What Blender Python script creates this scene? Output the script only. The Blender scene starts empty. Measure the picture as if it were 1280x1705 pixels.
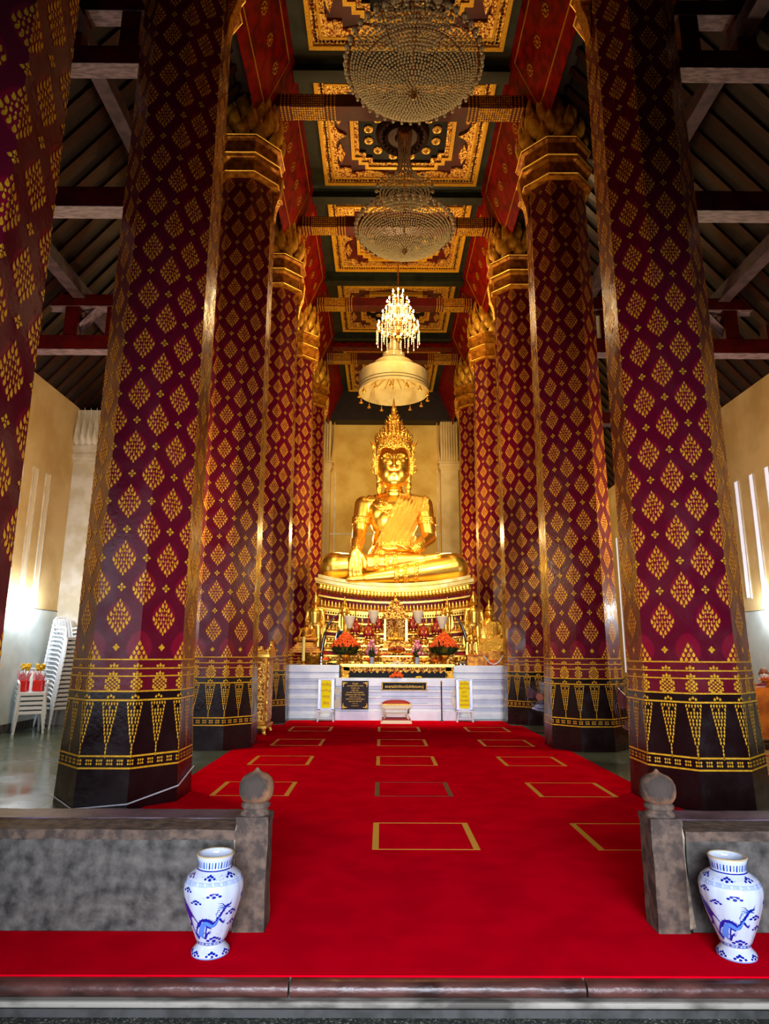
import bpy, bmesh, math, random
import numpy as np
from mathutils import Vector, Matrix, Euler
from math import pi, sin, cos, tan, atan, atan2, sqrt, radians

S = bpy.context.scene
COL = S.collection
rnd = random.Random(7)
CX = 0.38            # centre line of the nave

# ---------------------------------------------------------------- camera
cam = bpy.data.cameras.new('camera'); camo = bpy.data.objects.new('camera', cam); COL.objects.link(camo)
cam.sensor_fit = 'HORIZONTAL'; cam.sensor_width = 36.0; cam.lens = 36.0 * 1080 / 1280
cam.clip_start = 0.05; cam.clip_end = 200
camo.location = (0, 0, 1.6)
camo.rotation_euler = (Euler((radians(90 + 12.27), 0, -0.0036)).to_matrix() @ Matrix.Rotation(radians(.25), 3, 'Z')).to_euler()
S.camera = camo
# ---------------------------------------------------------------- view, world
S.view_settings.view_transform = 'Standard'; S.view_settings.look = 'None'
S.view_settings.gamma = 1.0; S.view_settings.exposure = 0.0
S.view_settings.use_curve_mapping = False
S.cycles.use_denoising = True
S.cycles.max_bounces = 6; S.cycles.transparent_max_bounces = 8
S.cycles.sample_clamp_indirect = 4.0; S.cycles.caustics_reflective = False; S.cycles.caustics_refractive = False
W = bpy.data.worlds.new('world'); S.world = W; W.use_nodes = True
W.node_tree.nodes['Background'].inputs[0].default_value = (0.55, 0.6, 0.9, 1)
W.node_tree.nodes['Background'].inputs[1].default_value = 0.03

def light(name, kind, loc, power, color=(1, 1, 1), size=1.0, size_y=None, aim=None, spot=60, blend=.6, rad=.1):
    l = bpy.data.lights.new(name, kind); o = bpy.data.objects.new(name, l); COL.objects.link(o)
    o.location = loc; l.energy = power; l.color = color
    if kind == 'AREA':
        l.shape = 'RECTANGLE'; l.size = size; l.size_y = size_y or size
    elif kind == 'SPOT':
        l.spot_size = radians(spot); l.spot_blend = blend; l.shadow_soft_size = rad
    else:
        l.shadow_soft_size = rad
    if aim:
        d = Vector(aim) - Vector(loc); o.rotation_euler = d.to_track_quat('-Z', 'Y').to_euler()
    return o
WARM = (1.0, 0.62, 0.24); COOL = (0.80, 0.86, 1.0)
# daylight through the open entrance behind the photographer
light('entrance_daylight', 'AREA', (0.6, -3.0, 2.2), 310, COOL, 5.0, 3.0, aim=(0.5, 8, 1.0)).data.spread = radians(66)
light('entrance_left', 'AREA', (-6.0, 1.0, 2.6), 60, COOL, 3.0, 3.0, aim=(-3.5, 9, 2.0))
# floodlights near the columns, no fixtures modelled, trained on the great image
light('flood_left', 'SPOT', (-1.85, 15.4, 5.6), 1200, (1, .80, .44), aim=(.4, 19.8, 6.2), spot=84, blend=.8, rad=.12)
light('flood_right', 'SPOT', (2.65, 15.4, 5.6), 1350, (1, .80, .44), aim=(.4, 19.8, 6.2), spot=84, blend=.8, rad=.12)
light('altar_flood', 'SPOT', (0.38, 13.9, 10.3), 4600, (1, .80, .42), aim=(.4, 18.2, 1.6), spot=48, blend=.8, rad=.3)
light('back_fill_left', 'POINT', (-1.3, 21.9, 5.6), 260, (1, .66, .26), rad=.25)  # added pair of warm fills hidden behind the statue for the far columns
light('back_fill_right', 'POINT', (2.05, 21.9, 5.6), 260, (1, .66, .26), rad=.25)
light('nave_up_fill', 'AREA', (CX, 15.0, 5.2), 240, (1, .70, .32), 1.2, 3.0, aim=(CX + .001, 15.3, 14))  # added upward fill for capitals and ceiling, not a real fixture
light('wall_wash', 'AREA', (.38, 25.0, 10.5), 150, (1, .72, .24), 4.0, 1.0, aim=(.38, 30.5, 8))

# ---------------------------------------------------------------- materials
def lin(c):
    if isinstance(c, str):
        c = [int(c[i:i + 2], 16) / 255 for i in (0, 2, 4)]
        c = [x / 12.92 if x <= .04045 else ((x + .055) / 1.055) ** 2.4 for x in c]
    return (c[0], c[1], c[2], 1)

def mat(name, col, rough=.5, metal=0, col2=None, nscale=6, ndetail=4, nlo=.4, nhi=.62, bump=0, bscale=30, coat=0,
        emit=None, estr=0, trans=0, ior=1.45, rough2=None, stretch=(1, 1, 1), bkind='NOISE', sheen=0, spec=None):
    m = bpy.data.materials.new(name); m.use_nodes = True
    nt = m.node_tree; N = nt.nodes; L = nt.links
    b = N['Principled BSDF']
    b.inputs['Base Color'].default_value = lin(col); b.inputs['Roughness'].default_value = rough
    b.inputs['Metallic'].default_value = metal; b.inputs['Coat Weight'].default_value = coat
    b.inputs['Coat Roughness'].default_value = .12
    b.inputs['Transmission Weight'].default_value = trans; b.inputs['IOR'].default_value = ior
    if sheen: b.inputs['Sheen Weight'].default_value = sheen
    if spec is not None: b.inputs['Specular IOR Level'].default_value = spec
    if emit is not None:
        b.inputs['Emission Color'].default_value = lin(emit); b.inputs['Emission Strength'].default_value = estr
    if col2 is not None or bump or rough2 is not None:
        tc = N.new('ShaderNodeTexCoord'); mp = N.new('ShaderNodeMapping'); L.new(tc.outputs['Object'], mp.inputs[0])
        mp.inputs['Scale'].default_value = stretch
    if col2 is not None or rough2 is not None:
        n = N.new('ShaderNodeTexNoise'); n.inputs['Scale'].default_value = nscale; n.inputs['Detail'].default_value = ndetail
        L.new(mp.outputs[0], n.inputs[0])
        r = N.new('ShaderNodeMapRange'); r.inputs[1].default_value = nlo; r.inputs[2].default_value = nhi
        L.new(n.outputs[0], r.inputs[0])
        if col2 is not None:
            mx = N.new('ShaderNodeMix'); mx.data_type = 'RGBA'
            mx.inputs[6].default_value = lin(col); mx.inputs[7].default_value = lin(col2)
            L.new(r.outputs[0], mx.inputs[0]); L.new(mx.outputs[2], b.inputs['Base Color'])
        if rough2 is not None:
            rr = N.new('ShaderNodeMapRange'); rr.inputs[3].default_value = rough; rr.inputs[4].default_value = rough2
            L.new(r.outputs[0], rr.inputs[0]); L.new(rr.outputs[0], b.inputs['Roughness'])
    if bump:
        if bkind == 'VORONOI':
            t = N.new('ShaderNodeTexVoronoi'); t.inputs['Scale'].default_value = bscale
        else:
            t = N.new('ShaderNodeTexNoise'); t.inputs['Scale'].default_value = bscale; t.inputs['Detail'].default_value = 5
        L.new(mp.outputs[0], t.inputs[0])
        bp = N.new('ShaderNodeBump'); bp.inputs['Strength'].default_value = bump; bp.inputs['Distance'].default_value = .02
        L.new(t.outputs[0], bp.inputs['Height']); L.new(bp.outputs[0], b.inputs['Normal'])
    return m

def speckle(name, cols, scale, rough=.3, bump=0):
    m = bpy.data.materials.new(name); m.use_nodes = True
    N = m.node_tree.nodes; L = m.node_tree.links; b = N['Principled BSDF']
    tc = N.new('ShaderNodeTexCoord'); v = N.new('ShaderNodeTexVoronoi'); v.inputs['Scale'].default_value = scale
    L.new(tc.outputs['Object'], v.inputs[0])
    sp = N.new('ShaderNodeSeparateColor'); L.new(v.outputs['Color'], sp.inputs[0])
    cr = N.new('ShaderNodeValToRGB'); cr.color_ramp.interpolation = 'CONSTANT'
    els = cr.color_ramp.elements
    for i, (p, c) in enumerate(cols):
        e = els[i] if i < 2 else els.new(p)
        e.position = p; e.color = lin(c)
    L.new(sp.outputs[0], cr.inputs[0]); L.new(cr.outputs[0], b.inputs['Base Color'])
    b.inputs['Roughness'].default_value = rough
    return m

M = {}
M['gold'] = mat('gold_leaf', (1.0, .64, .11), .34, 1, col2=(1.0, .56, .08), nscale=2.5, bump=.12, bscale=9)
M['gold_rough'] = mat('gold_relief', (1.0, .62, .10), .36, 1, col2=(.85, .36, .04), nscale=14, bump=.9, bscale=26, bkind='VORONOI')
M['gold_fine'] = mat('gold_filigree', (1.0, .62, .12), .40, .75, col2=(.34, .07, .015), nscale=18, nlo=.5, nhi=.56, bump=.8, bscale=30, bkind='VORONOI')
M['gold_paint'] = mat('gold_paint', 'd8a52a', .42, .35, col2='b07a18', nscale=40)
M['gold_robe'] = mat('gold_sequin_cloth', (1.0, .64, .12), .34, .9, col2=(.85, .40, .05), nscale=60, bump=1.0, bscale=55, bkind='VORONOI')
M['gold_pale'] = mat('pale_gilt_slab', 'e8c060', .4, .6, col2='f4e2a0', nscale=3, bump=.1)
M['gold_wood'] = mat('gilded_wood', 'd08a1c', .45, .45, col2='94500a', nscale=8, bump=.3, bscale=12)
M['red_lac'] = mat('red_lacquer', '8c0806', .45, 0, col2='5e0403', nscale=5, spec=.25)
M['red_band'] = mat('red_glass_mosaic', 'b01008', .4, 0, col2='7a0804', nscale=14, spec=.2)
M['red_paint'] = mat('dark_red_paint', '5a0408', .42, 0, col2='400306', nscale=4)
M['beam_under'] = mat('uplit_underside_tint', '8a7684', .6, 0, col2='5e4c58', nscale=6, stretch=(1, 4, 1))  # red beams' undersides: light from below is put into this colour
M['dark_wood'] = mat('dark_roof_wood', '1c0c0b', .6, 0, col2='100606', nscale=5)
M['plank'] = mat('roof_batten_wood', '34140f', .4, 0, col2='1c0b09', nscale=7, stretch=(1, 6, 1))
M['green_dark'] = mat('blackish_green_paint', '141a10', .55, 0, col2='242a16', nscale=4)
M['cream'] = mat('cream_plaster', 'e2c48c', .8, 0, col2='d0ad70', nscale=1.3, ndetail=6, bump=.05, bscale=10)
M['cream_back'] = mat('yellow_cream_plaster', 'e2bc66', .8, 0, col2='cfa24c', nscale=1.0, ndetail=5)
M['dado'] = mat('pale_dado_paint', 'cfd8d6', .5, 0, col2='bcc6c4', nscale=2)
M['plaster_white'] = mat('white_plaster', 'dcd6cc', .75, 0, col2='c8bda6', nscale=3)
M['boss'] = mat('dark_boss_lacquer', '3a1c06', .6, .2)
M['white_paint'] = mat('glossy_white_paint', 'd9dcea', .35, 0, col2='c9ccdc', nscale=3)
M['floor'] = mat('polished_green_grey_stone', '5c6a5a', .12, 0, col2='434f44', nscale=1.4, ndetail=8, rough2=.28, bump=.02, bscale=3)
M['carpet'] = mat('red_carpet', (.60, .0, .010), .95, 0, col2=(.50, .0, .008), nscale=3, bump=.25, bscale=260, spec=0)
M['tape'] = mat('mustard_tape', 'c08a18', .6); M['tape_dark'] = mat('dark_brown_tape', '4a1010', .6)
M['terrazzo'] = speckle('dark_terrazzo', [(0, '0c0f0c'), (.42, '262c22'), (.70, '3c4438'), (.86, '5c6252'), (.96, '8a8a7a')], 120)
M['stone'] = mat('old_grey_sandstone', '5c5852', .85, 0, col2='262422', nscale=12, ndetail=15, nlo=.34, nhi=.68, bump=1.0, bscale=16)
M['stone_post'] = mat('brown_sandstone', '5e4c3f', .85, 0, col2='382d27', nscale=16, ndetail=10, bump=.8, bscale=12)
M['stone_lilac'] = mat('worn_purple_stone', '5c4858', .6, 0, col2='372a36', nscale=4, ndetail=8, bump=.3)
M['stone_ball'] = mat('weathered_stone_knob', '8a6040', .9, 0, col2='3a302a', nscale=6, ndetail=12, nlo=.42, nhi=.56, bump=.8, bscale=14)
M['kerb'] = mat('red_brown_kerb', '52302a', .35, 0, col2='2c1815', nscale=7, ndetail=8, bump=.4, bscale=18, stretch=(.5, 1, 1))
M['kerb_light'] = mat('grey_kerb_ledge', '8c877c', .7, 0, col2='4a463f', nscale=9, ndetail=10, stretch=(.4, 1, 1))
M['kerb_dark'] = mat('dark_riser', '3a3a38', .6, 0, col2='23231f', nscale=9)
M['porcelain'] = mat('white_porcelain', 'b4bccc', .12, 0, coat=.6)
M['cobalt'] = mat('cobalt_glaze', '0c1c86', .15, 0, coat=.5); M['cobalt_pale'] = mat('pale_cobalt_glaze', '4a78c8', .15, 0, coat=.5)
M['rim_brown'] = mat('unglazed_rim', 'b09a70', .5)
M['plastic'] = mat('white_plastic', 'dfe6ee', .35); M['black_plastic'] = mat('black_plastic', '141416', .4)
M['black'] = mat('black_lacquer', '0c0808', .5, spec=.15); M['plaque'] = mat('dark_brown_plaque', '1e0a08', .5, spec=.2)
M['yellow_sign'] = mat('yellow_sign_sheet', (.80, .66, .0), .6, spec=.1); M['red_ink'] = mat('red_lettering', 'a80c06', .5)
M['alu'] = mat('aluminium', 'a8a8bc', .35, .8)
M['cloth_white'] = mat('cream_umbrella_cloth', 'f2dc98', .8, 0, col2='e6cc80', nscale=3)
M['bulb'] = mat('glowing_candle_bulb', 'ffffff', .5, emit=(1, .76, .44), estr=80)
M['tube'] = mat('fluorescent_glow', 'ffffff', .5, emit=(.82, .92, 1), estr=30)
M['daylight'] = mat('daylit_frosted_slit', 'e8e8ff', .5, emit=(.85, .84, 1.0), estr=.62)
M['slit_pale'] = mat('pale_slit_pane', 'f0dcb4', .6)
M['crystal'] = mat('crystal', 'd2c69c', .12, 0, coat=.8)
M['crystal_glow'] = mat('glowing_crystal', 'fff0c8', .1, 0, trans=.5, ior=1.5, emit=(1, .68, .32), estr=.9)  # prisms glow a little themselves, standing in for the bulbs' light
M['orange_fl'] = mat('orange_flowers', 'e06010', .8, 0, col2='c83808', nscale=30, bump=.5)
M['pink_fl'] = mat('pink_roses', 'f0a0a8', .6, 0, col2='d06078', nscale=30)
M['leaf'] = mat('dark_green_leaves', '0e2008', .5, 0, col2='1c3810', nscale=20)
M['yellow_fl'] = mat('yellow_flowers', 'e0b414', .6)
M['ivory'] = mat('ivory_lace', 'e8d8b8', .7); M['tusk'] = mat('dark_tusk', '2a1408', .2, 0, coat=.5)
M['crimson'] = mat('crimson_velvet', '96040c', .6); M['orange_cloth'] = mat('saffron_cloth', 'c86a0c', .55, 0, col2='a04a06', nscale=5)
M['candle'] = mat('yellow_wax', 'e8d070', .4, trans=0); M['brass'] = mat('brass', (.9, .5, .12), .25, 1)
M['skin'] = mat('skin', '8a5238', .55); M['mask'] = mat('white_face_mask', 'e8e8ea', .8); M['mauve'] = mat('mauve_robe', '7a2038', .7)
M['fan'] = mat('grey_fan_metal', '4a4650', .4, .6); M['fan_cap'] = mat('red_fan_badge', 'b8705c', .5)
M['cord'] = mat('white_cord', 'c8ccd4', .5)
M['bag'] = mat('red_gift_bag', 'd01410', .2, 0, coat=.5)
M['silver'] = mat('silver', 'c8c8d0', .2, 1)
M['mirror_blue'] = mat('mirror_mosaic', 'c8c8a8', .15, 1, col2='34345c', nscale=30, nlo=.45, nhi=.55)

# ---------------------------------------------------------------- mesh builder
class MB:
    def __init__(s):
        s.v = []; s.f = []; s.m = []; s.T = Matrix.Identity(4); s.uv = None; s.mi = 0
    def at(s, loc=(0, 0, 0), rot=(0, 0, 0), sc=(1, 1, 1)):
        if not hasattr(sc, '__len__'): sc = (sc, sc, sc)
        s.T = Matrix.Translation(loc) @ Euler(rot).to_matrix().to_4x4() @ Matrix.Diagonal((*sc, 1)); return s
    def mat(s, i): s.mi = i; return s
    def add(s, vs, fs):
        o = len(s.v); T = s.T
        s.v += [tuple(T @ Vector(p)) for p in vs]; s.f += [tuple(i + o for i in f) for f in fs]; s.m += [s.mi] * len(fs); return s
    def box(s, c, d):
        x, y, z = c; a, b, e = d[0] / 2, d[1] / 2, d[2] / 2
        return s.add([(x - a, y - b, z - e), (x + a, y - b, z - e), (x + a, y + b, z - e), (x - a, y + b, z - e),
                      (x - a, y - b, z + e), (x + a, y - b, z + e), (x + a, y + b, z + e), (x - a, y + b, z + e)],
                     [(3, 2, 1, 0), (4, 5, 6, 7), (0, 1, 5, 4), (1, 2, 6, 5), (2, 3, 7, 6), (3, 0, 4, 7)])
    def bx(s, x0, x1, y0, y1, z0, z1):
        return s.box(((x0 + x1) / 2, (y0 + y1) / 2, (z0 + z1) / 2), (x1 - x0, y1 - y0, z1 - z0))
    def lathe(s, prof, n=24, c=(0, 0, 0), ph=0, cap=True, lobes=0, lamp=0):
        vs = []; fs = []
        for r, z in prof:
            for k in range(n):
                a = ph + 2 * pi * k / n; rr = r * (1 + (lamp * abs(sin(lobes * a / 2)) if lobes else 0))
                vs.append((c[0] + rr * cos(a), c[1] + rr * sin(a), c[2] + z))
        for i in range(len(prof) - 1):
            for k in range(n):
                k2 = (k + 1) % n; fs.append((i * n + k, i * n + k2, (i + 1) * n + k2, (i + 1) * n + k))
        if cap:
            fs.append(tuple(range(n - 1, -1, -1))); fs.append(tuple((len(prof) - 1) * n + k for k in range(n)))
        return s.add(vs, fs)
    def prism(s, poly, h0, h1, ax='z'):
        n = len(poly)
        def P(p, h): return (p[0], p[1], h) if ax == 'z' else ((p[0], h, p[1]) if ax == 'y' else (h, p[0], p[1]))
        vs = [P(p, h0) for p in poly] + [P(p, h1) for p in poly]
        fs = [tuple(range(n - 1, -1, -1)), tuple(range(n, 2 * n))] + [(i, (i + 1) % n, n + (i + 1) % n, n + i) for i in range(n)]
        return s.add(vs, fs)
    def tube(s, path, r, n=8, cap=True):
        path = [Vector(p) for p in path]; vs = []; fs = []
        rs = r if hasattr(r, '__len__') else [r] * len(path)
        up = Vector((0, 0, 1))
        for i, p in enumerate(path):
            d = (path[min(i + 1, len(path) - 1)] - path[max(i - 1, 0)])
            if d.length < 1e-9: d = Vector((0, 0, 1))
            d.normalize()
            u = up if abs(d.dot(up)) < .95 else Vector((1, 0, 0))
            x = d.cross(u).normalized(); y = d.cross(x)
            for k in range(n):
                a = 2 * pi * k / n; vs.append(tuple(p + (x * cos(a) + y * sin(a)) * rs[i]))
        for i in range(len(path) - 1):
            for k in range(n):
                k2 = (k + 1) % n; fs.append((i * n + k, (i + 1) * n + k, (i + 1) * n + k2, i * n + k2))
        if cap: fs += [tuple(range(n)), tuple((len(path) - 1) * n + k for k in range(n - 1, -1, -1))]
        return s.add(vs, fs)
    def sphere(s, c, r, n=12, m=8):
        if not hasattr(r, '__len__'): r = (r, r, r)
        prof = [(sin(pi * i / m), -cos(pi * i / m)) for i in range(m + 1)]
        prof[0] = (.001, -1); prof[-1] = (.001, 1)
        T = s.T; s.T = T @ Matrix.Translation(c) @ Matrix.Diagonal((*r, 1)); s.lathe(prof, n); s.T = T; return s
    def ico(s, c, r):
        g = (1 + 5 ** .5) / 2; k = r / sqrt(1 + g * g); x, y, z = c
        vs = [(-1, g, 0), (1, g, 0), (-1, -g, 0), (1, -g, 0), (0, -1, g), (0, 1, g), (0, -1, -g), (0, 1, -g), (g, 0, -1), (g, 0, 1), (-g, 0, -1), (-g, 0, 1)]
        fs = [(0, 11, 5), (0, 5, 1), (0, 1, 7), (0, 7, 10), (0, 10, 11), (1, 5, 9), (5, 11, 4), (11, 10, 2), (10, 7, 6), (7, 1, 8),
              (3, 9, 4), (3, 4, 2), (3, 2, 6), (3, 6, 8), (3, 8, 9), (4, 9, 5), (2, 4, 11), (6, 2, 10), (8, 6, 7), (9, 8, 1)]
        return s.add([(x + a * k, y + b * k, z + e * k) for a, b, e in vs], fs)
    def octa(s, c, r, h):
        x, y, z = c
        return s.add([(x, y, z + h), (x + r, y, z), (x, y + r, z), (x - r, y, z), (x, y - r, z), (x, y, z - h)],
                     [(0, 1, 2), (0, 2, 3), (0, 3, 4), (0, 4, 1), (5, 2, 1), (5, 3, 2), (5, 4, 3), (5, 1, 4)])
    def petal(s, w, h, bulge, th=.03, tip=0, nu=5, nv=7):
        """upright pointed leaf, base at origin, faces -Y, bulging towards -Y"""
        F = []; B = []
        for j in range(nv + 1):
            t = j / nv; wd = w / 2 * ((1 - max(0, t - .12) / .88) ** .75 * (.8 + .2 * min(1, t / .12)) if t < 1 else 0)
            yo = -bulge * sin(pi * min(t * 1.15, 1)) - tip * t * t
            for i in range(nu + 1):
                u = i / nu * 2 - 1
                F.append((u * wd, yo + abs(u) ** 2 * .25 * wd - th * (1 - u * u) * (1 - t), t * h))
                B.append((u * wd, yo + abs(u) ** 2 * .25 * wd + th * (1 - u * u) * (1 - t * .8), t * h))
        fs = []; n = nu + 1; o = len(F)
        for j in range(nv):
            for i in range(nu):
                a = j * n + i
                fs.append((a, a + 1, a + n + 1, a + n)); fs.append((o + a, o + a + n, o + a + n + 1, o + a + 1))
        return s.add(F + B, fs)
    def build(s, name, mats, parent=None, loc=(0, 0, 0), smooth=False, bevel=0, uvs=None, rot=None):
        me = bpy.data.meshes.new(name); me.from_pydata(s.v, [], s.f); 
        if not isinstance(mats, (list, tuple)): mats = [mats]
        for m in mats: me.materials.append(M[m] if isinstance(m, str) else m)
        me.polygons.foreach_set('material_index', s.m)
        if smooth: me.polygons.foreach_set('use_smooth', [True] * len(s.f))
        me.update(); me.validate()
        o = bpy.data.objects.new(name, me); COL.objects.link(o)
        if parent: o.parent = parent
        o.location = loc
        if rot: o.rotation_euler = rot
        if smooth == 'auto':
            try: me.set_sharp_from_angle(angle=radians(38))
            except Exception: pass
        if bevel:
            b = o.modifiers.new('bevel', 'BEVEL'); b.width = bevel; b.segments = 2; b.limit_method = 'ANGLE'
        return o

def tag(o, label=None, cat=None, group=None, kind=None):
    if label: o['label'] = label
    if cat: o['category'] = cat
    if group: o['group'] = group
    if kind: o['kind'] = kind
    return o
def thing(name, label, cat, loc=(0, 0, 0), rz=0, group=None):
    o = bpy.data.objects.new(name, None); COL.objects.link(o); o.location = loc; o.rotation_euler = (0, 0, rz)
    o.empty_display_size = .2
    return tag(o, label, cat, group)
def struct(name, mb, m, **k): return tag(mb.build(name, m, **k), kind='structure')
def dup(root, loc, rz=None, label=None, group=None):
    r = root.copy(); COL.objects.link(r); r.location = loc
    if rz is not None: r.rotation_euler = (0, 0, rz)
    if label: r['label'] = label
    if group: r['group'] = group
    for ch in list(root.children):
        c = ch.copy(); COL.objects.link(c); c.parent = r
        for g in list(ch.children):
            d = g.copy(); COL.objects.link(d); d.parent = c
    return r
def text(name, body, size, m, parent, loc, rot=(pi / 2, 0, 0), ext=.002, ax='CENTER', sx=1):
    c = bpy.data.curves.new(name, 'FONT'); c.body = body; c.size = size; c.extrude = ext; c.align_x = ax; c.align_y = 'CENTER'
    o = bpy.data.objects.new(name, c); COL.objects.link(o)
    dg = bpy.context.evaluated_depsgraph_get(); me = bpy.data.meshes.new_from_object(o.evaluated_get(dg)); bpy.data.objects.remove(o)
    me.materials.clear(); me.materials.append(M[m])
    o = bpy.data.objects.new(name, me); COL.objects.link(o); o.parent = parent; o.location = loc; o.rotation_euler = rot; o.scale = (sx, 1, 1)
    return o

# ---------------------------------------------------------------- union bodies (one continuous skin)
def capsule(mb, a, b, ra, rb, n=16):
    a = Vector(a); b = Vector(b); d = b - a; L = d.length or 1e-6
    q = d.to_track_quat('Z', 'Y').to_matrix().to_4x4()
    T = mb.T; mb.T = T @ Matrix.Translation(a) @ q
    prof = [(max(.001, ra * cos(t)), ra * sin(t)) for t in [(-pi / 2) + pi / 2 * i / 5 for i in range(6)]]
    prof += [(max(.001, rb * cos(t)), L + rb * sin(t)) for t in [pi / 2 * i / 5 for i in range(6)]]
    mb.lathe(prof, n); mb.T = T
def skin(name, mb, m, parent, voxel, smooth=6, loc=(0, 0, 0)):
    me = bpy.data.meshes.new(name); me.from_pydata(mb.v, [], mb.f); me.update()
    o = bpy.data.objects.new(name, me); COL.objects.link(o)
    r = o.modifiers.new('r', 'REMESH'); r.mode = 'VOXEL'; r.voxel_size = voxel
    sm = o.modifiers.new('s', 'SMOOTH'); sm.factor = .5; sm.iterations = smooth
    dg = bpy.context.evaluated_depsgraph_get(); me2 = bpy.data.meshes.new_from_object(o.evaluated_get(dg))
    bpy.data.objects.remove(o); me2.materials.clear(); me2.materials.append(M[m])
    me2.polygons.foreach_set('use_smooth', [True] * len(me2.polygons))
    o = bpy.data.objects.new(name, me2); COL.objects.link(o); o.parent = parent; o.location = loc
    return o
def shell(name, src, pred, off, m, parent, sm=True, offfn=None):
    """clothing lifted off a body: the faces pred() keeps, moved out along their normals, with a turned-in hem"""
    me = src.data; n = len(me.vertices)
    co = np.empty(n * 3); me.vertices.foreach_get('co', co); co = co.reshape(-1, 3)
    no = np.empty(n * 3); me.vertices.foreach_get('normal', no); no = no.reshape(-1, 3)
    keep = pred(co[:, 0], co[:, 1], co[:, 2], no)
    fs = [tuple(p.vertices) for p in me.polygons if all(keep[i] for i in p.vertices)]
    used = sorted({i for f in fs for i in f}); idx = {u: k for k, u in enumerate(used)}
    o_ = off if offfn is None else offfn(co[used], no[used])[:, None]
    vs = co[used] + no[used] * o_; vin = co[used] - no[used] * .01
    f2 = [tuple(idx[i] for i in f) for f in fs]
    cnt = {}
    for f in f2:
        for a, b in zip(f, f[1:] + f[:1]): cnt[(a, b)] = 1
    k = len(used); rim = [(a, a + k, b + k, b) for (a, b) in cnt if (b, a) not in cnt]
    mb = MB(); mb.v = [tuple(p) for p in vs] + [tuple(p) for p in vin]; mb.f = f2 + [tuple(r) for r in rim]; mb.m = [0] * len(mb.f)
    return mb.build(name, m, parent, smooth=sm)
# ================================================================ THE HALL
XL, XR = CX - 7.9, CX + 7.9; YB = 30.8
struct('floor', MB().bx(XL, XR, 3.70, YB, -.3, 0), 'floor')
struct('floor', MB().bx(-8, 9, -4.5, 3.63, -.5, -.135), 'terrazzo')
# stone kerb at the edge of the raised floor: rounded nosing in three blocks, ledge, dark riser
k = MB()
for x0, x1 in ((-7.5, -.455), (-.445, 1.02), (1.03, 8.3)):
    prof = [(3.72, 0)] + [(3.66 + .032 * sin(a) * -1, -.035 + .035 * cos(a)) for a in [pi * i / 8 for i in range(9)]] + [(3.72, -.07)]
    k.prism([(y, z) for y, z in prof], x0, x1, 'x')
struct('trim_1', k, 'kerb', smooth='auto')
struct('trim_2', MB().bx(-7.5, 8.3, 3.61, 3.72, -.10, -.07), 'kerb_light', bevel=.01)
struct('trim_3', MB().bx(-7.5, 8.3, 3.605, 3.72, -.135, -.10), 'kerb_dark')

def slits(sx, X, ys, dz, pane, nm):
    for i, y in enumerate(ys):
        w = MB(); z0, z1 = dz[i]; yw = .07
        w.bx(min(X, X + sx * .03), max(X, X + sx * .03), y - yw - .03, y - yw, z0, z1)
        w.bx(min(X, X + sx * .03), max(X, X + sx * .03), y + yw, y + yw + .03, z0, z1)
        w.bx(min(X, X + sx * .03), max(X, X + sx * .03), y - yw - .03, y + yw + .03, z0 - .03, z0)
        w.mat(1).bx(min(X + sx * .006, X + sx * .02), max(X + sx * .006, X + sx * .02), y - yw, y + yw, z0, z1)
        struct(nm % (i + 1), w, ['plaster_white', pane])
struct('wall_left', MB().bx(XL - .3, XL, 3.0, YB, -.3, 7.5), 'cream')
struct('wall_right', MB().bx(XR, XR + .3, 3.0, YB, -.3, 7.5), 'cream')
struct('wall_back', MB().bx(XL, XR, YB, YB + .3, -.3, 13.0), 'cream_back')
slits(1, XL, [13.0, 13.58, 14.12], [(2.85, 5.5)] * 3, 'slit_pale', 'window_%d')
slits(-1, XR, [13.4, 14.0, 14.62, 22.0, 22.5], [(2.85, 5.55)] * 3 + [(1.0, 5.6)] * 2, 'daylight', 'window_%d0')
struct('trim_40', MB().bx(XL, XL + .012, 3.7, 15.2, .18, 2.50).mat(1).bx(XL, XL + .018, 3.7, 15.2, 2.50, 2.515), ['dado', 'stone'])
struct('trim_41', MB().bx(XR - .012, XR, 3.7, 15.2, .18, 2.54).mat(1).bx(XR - .018, XR, 3.7, 15.2, 2.54, 2.555), ['dado', 'stone'])
struct('baseboard_left', MB().bx(XL, XL + .03, 3.7, YB, 0, .18), 'stone')
struct('baseboard_right', MB().bx(XR - .03, XR, 3.7, YB, 0, .18), 'stone')
# engaged pilasters with fluted lotus capitals
def pilaster(x0, x1, y0, y1, zc, ztop, nm, front):
    p = MB().bx(x0, x1, y0, y1, 0, zc)
    for j, (dz, e) in enumerate(((0, .05), (.1, .10), (.2, .06), (.3, .12))):
        p.bx(x0 - e, x1 + e, y0 - e, y1 + e, zc + dz, zc + dz + (.1 if j != 1 else .09))
    n = 7
    for i in range(n):
        for lay in range(3):
            xx = x0 + (x1 - x0) * (i + .5) / n
            p.at((xx, y0 - .02 - .03 * lay, zc + .4 + .28 * (2 - lay) * 0), (0, 0, 0)).petal((x1 - x0) / n * 1.05, (ztop - zc - .4) * (1 - .28 * lay), .07, .03, .16)
    m_ = 7
    for sgn, xf in ((-1, x0), (1, x1)):
        for i in range(m_):
            yy = y0 + (y1 - y0) * (i + .5) / m_
            p.at((xf + sgn * .02, yy, zc + .4), (0, 0, sgn * pi / 2)).petal((y1 - y0) / m_ * 1.05, ztop - zc - .4, .07, .03, .16)
    p.at().bx(x0, x1, y0, y1, zc + .4, ztop)
    struct(nm, p, 'plaster_white' if zc < 9 else 'cream', smooth='auto')
pilaster(XL, XL + 1.05, 15.2, 16.6, 6.1, 7.45, 'trim_4', -1)
pilaster(XR - .85, XR, 16.3, 17.4, 6.1, 7.45, 'trim_5', -1)
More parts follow.
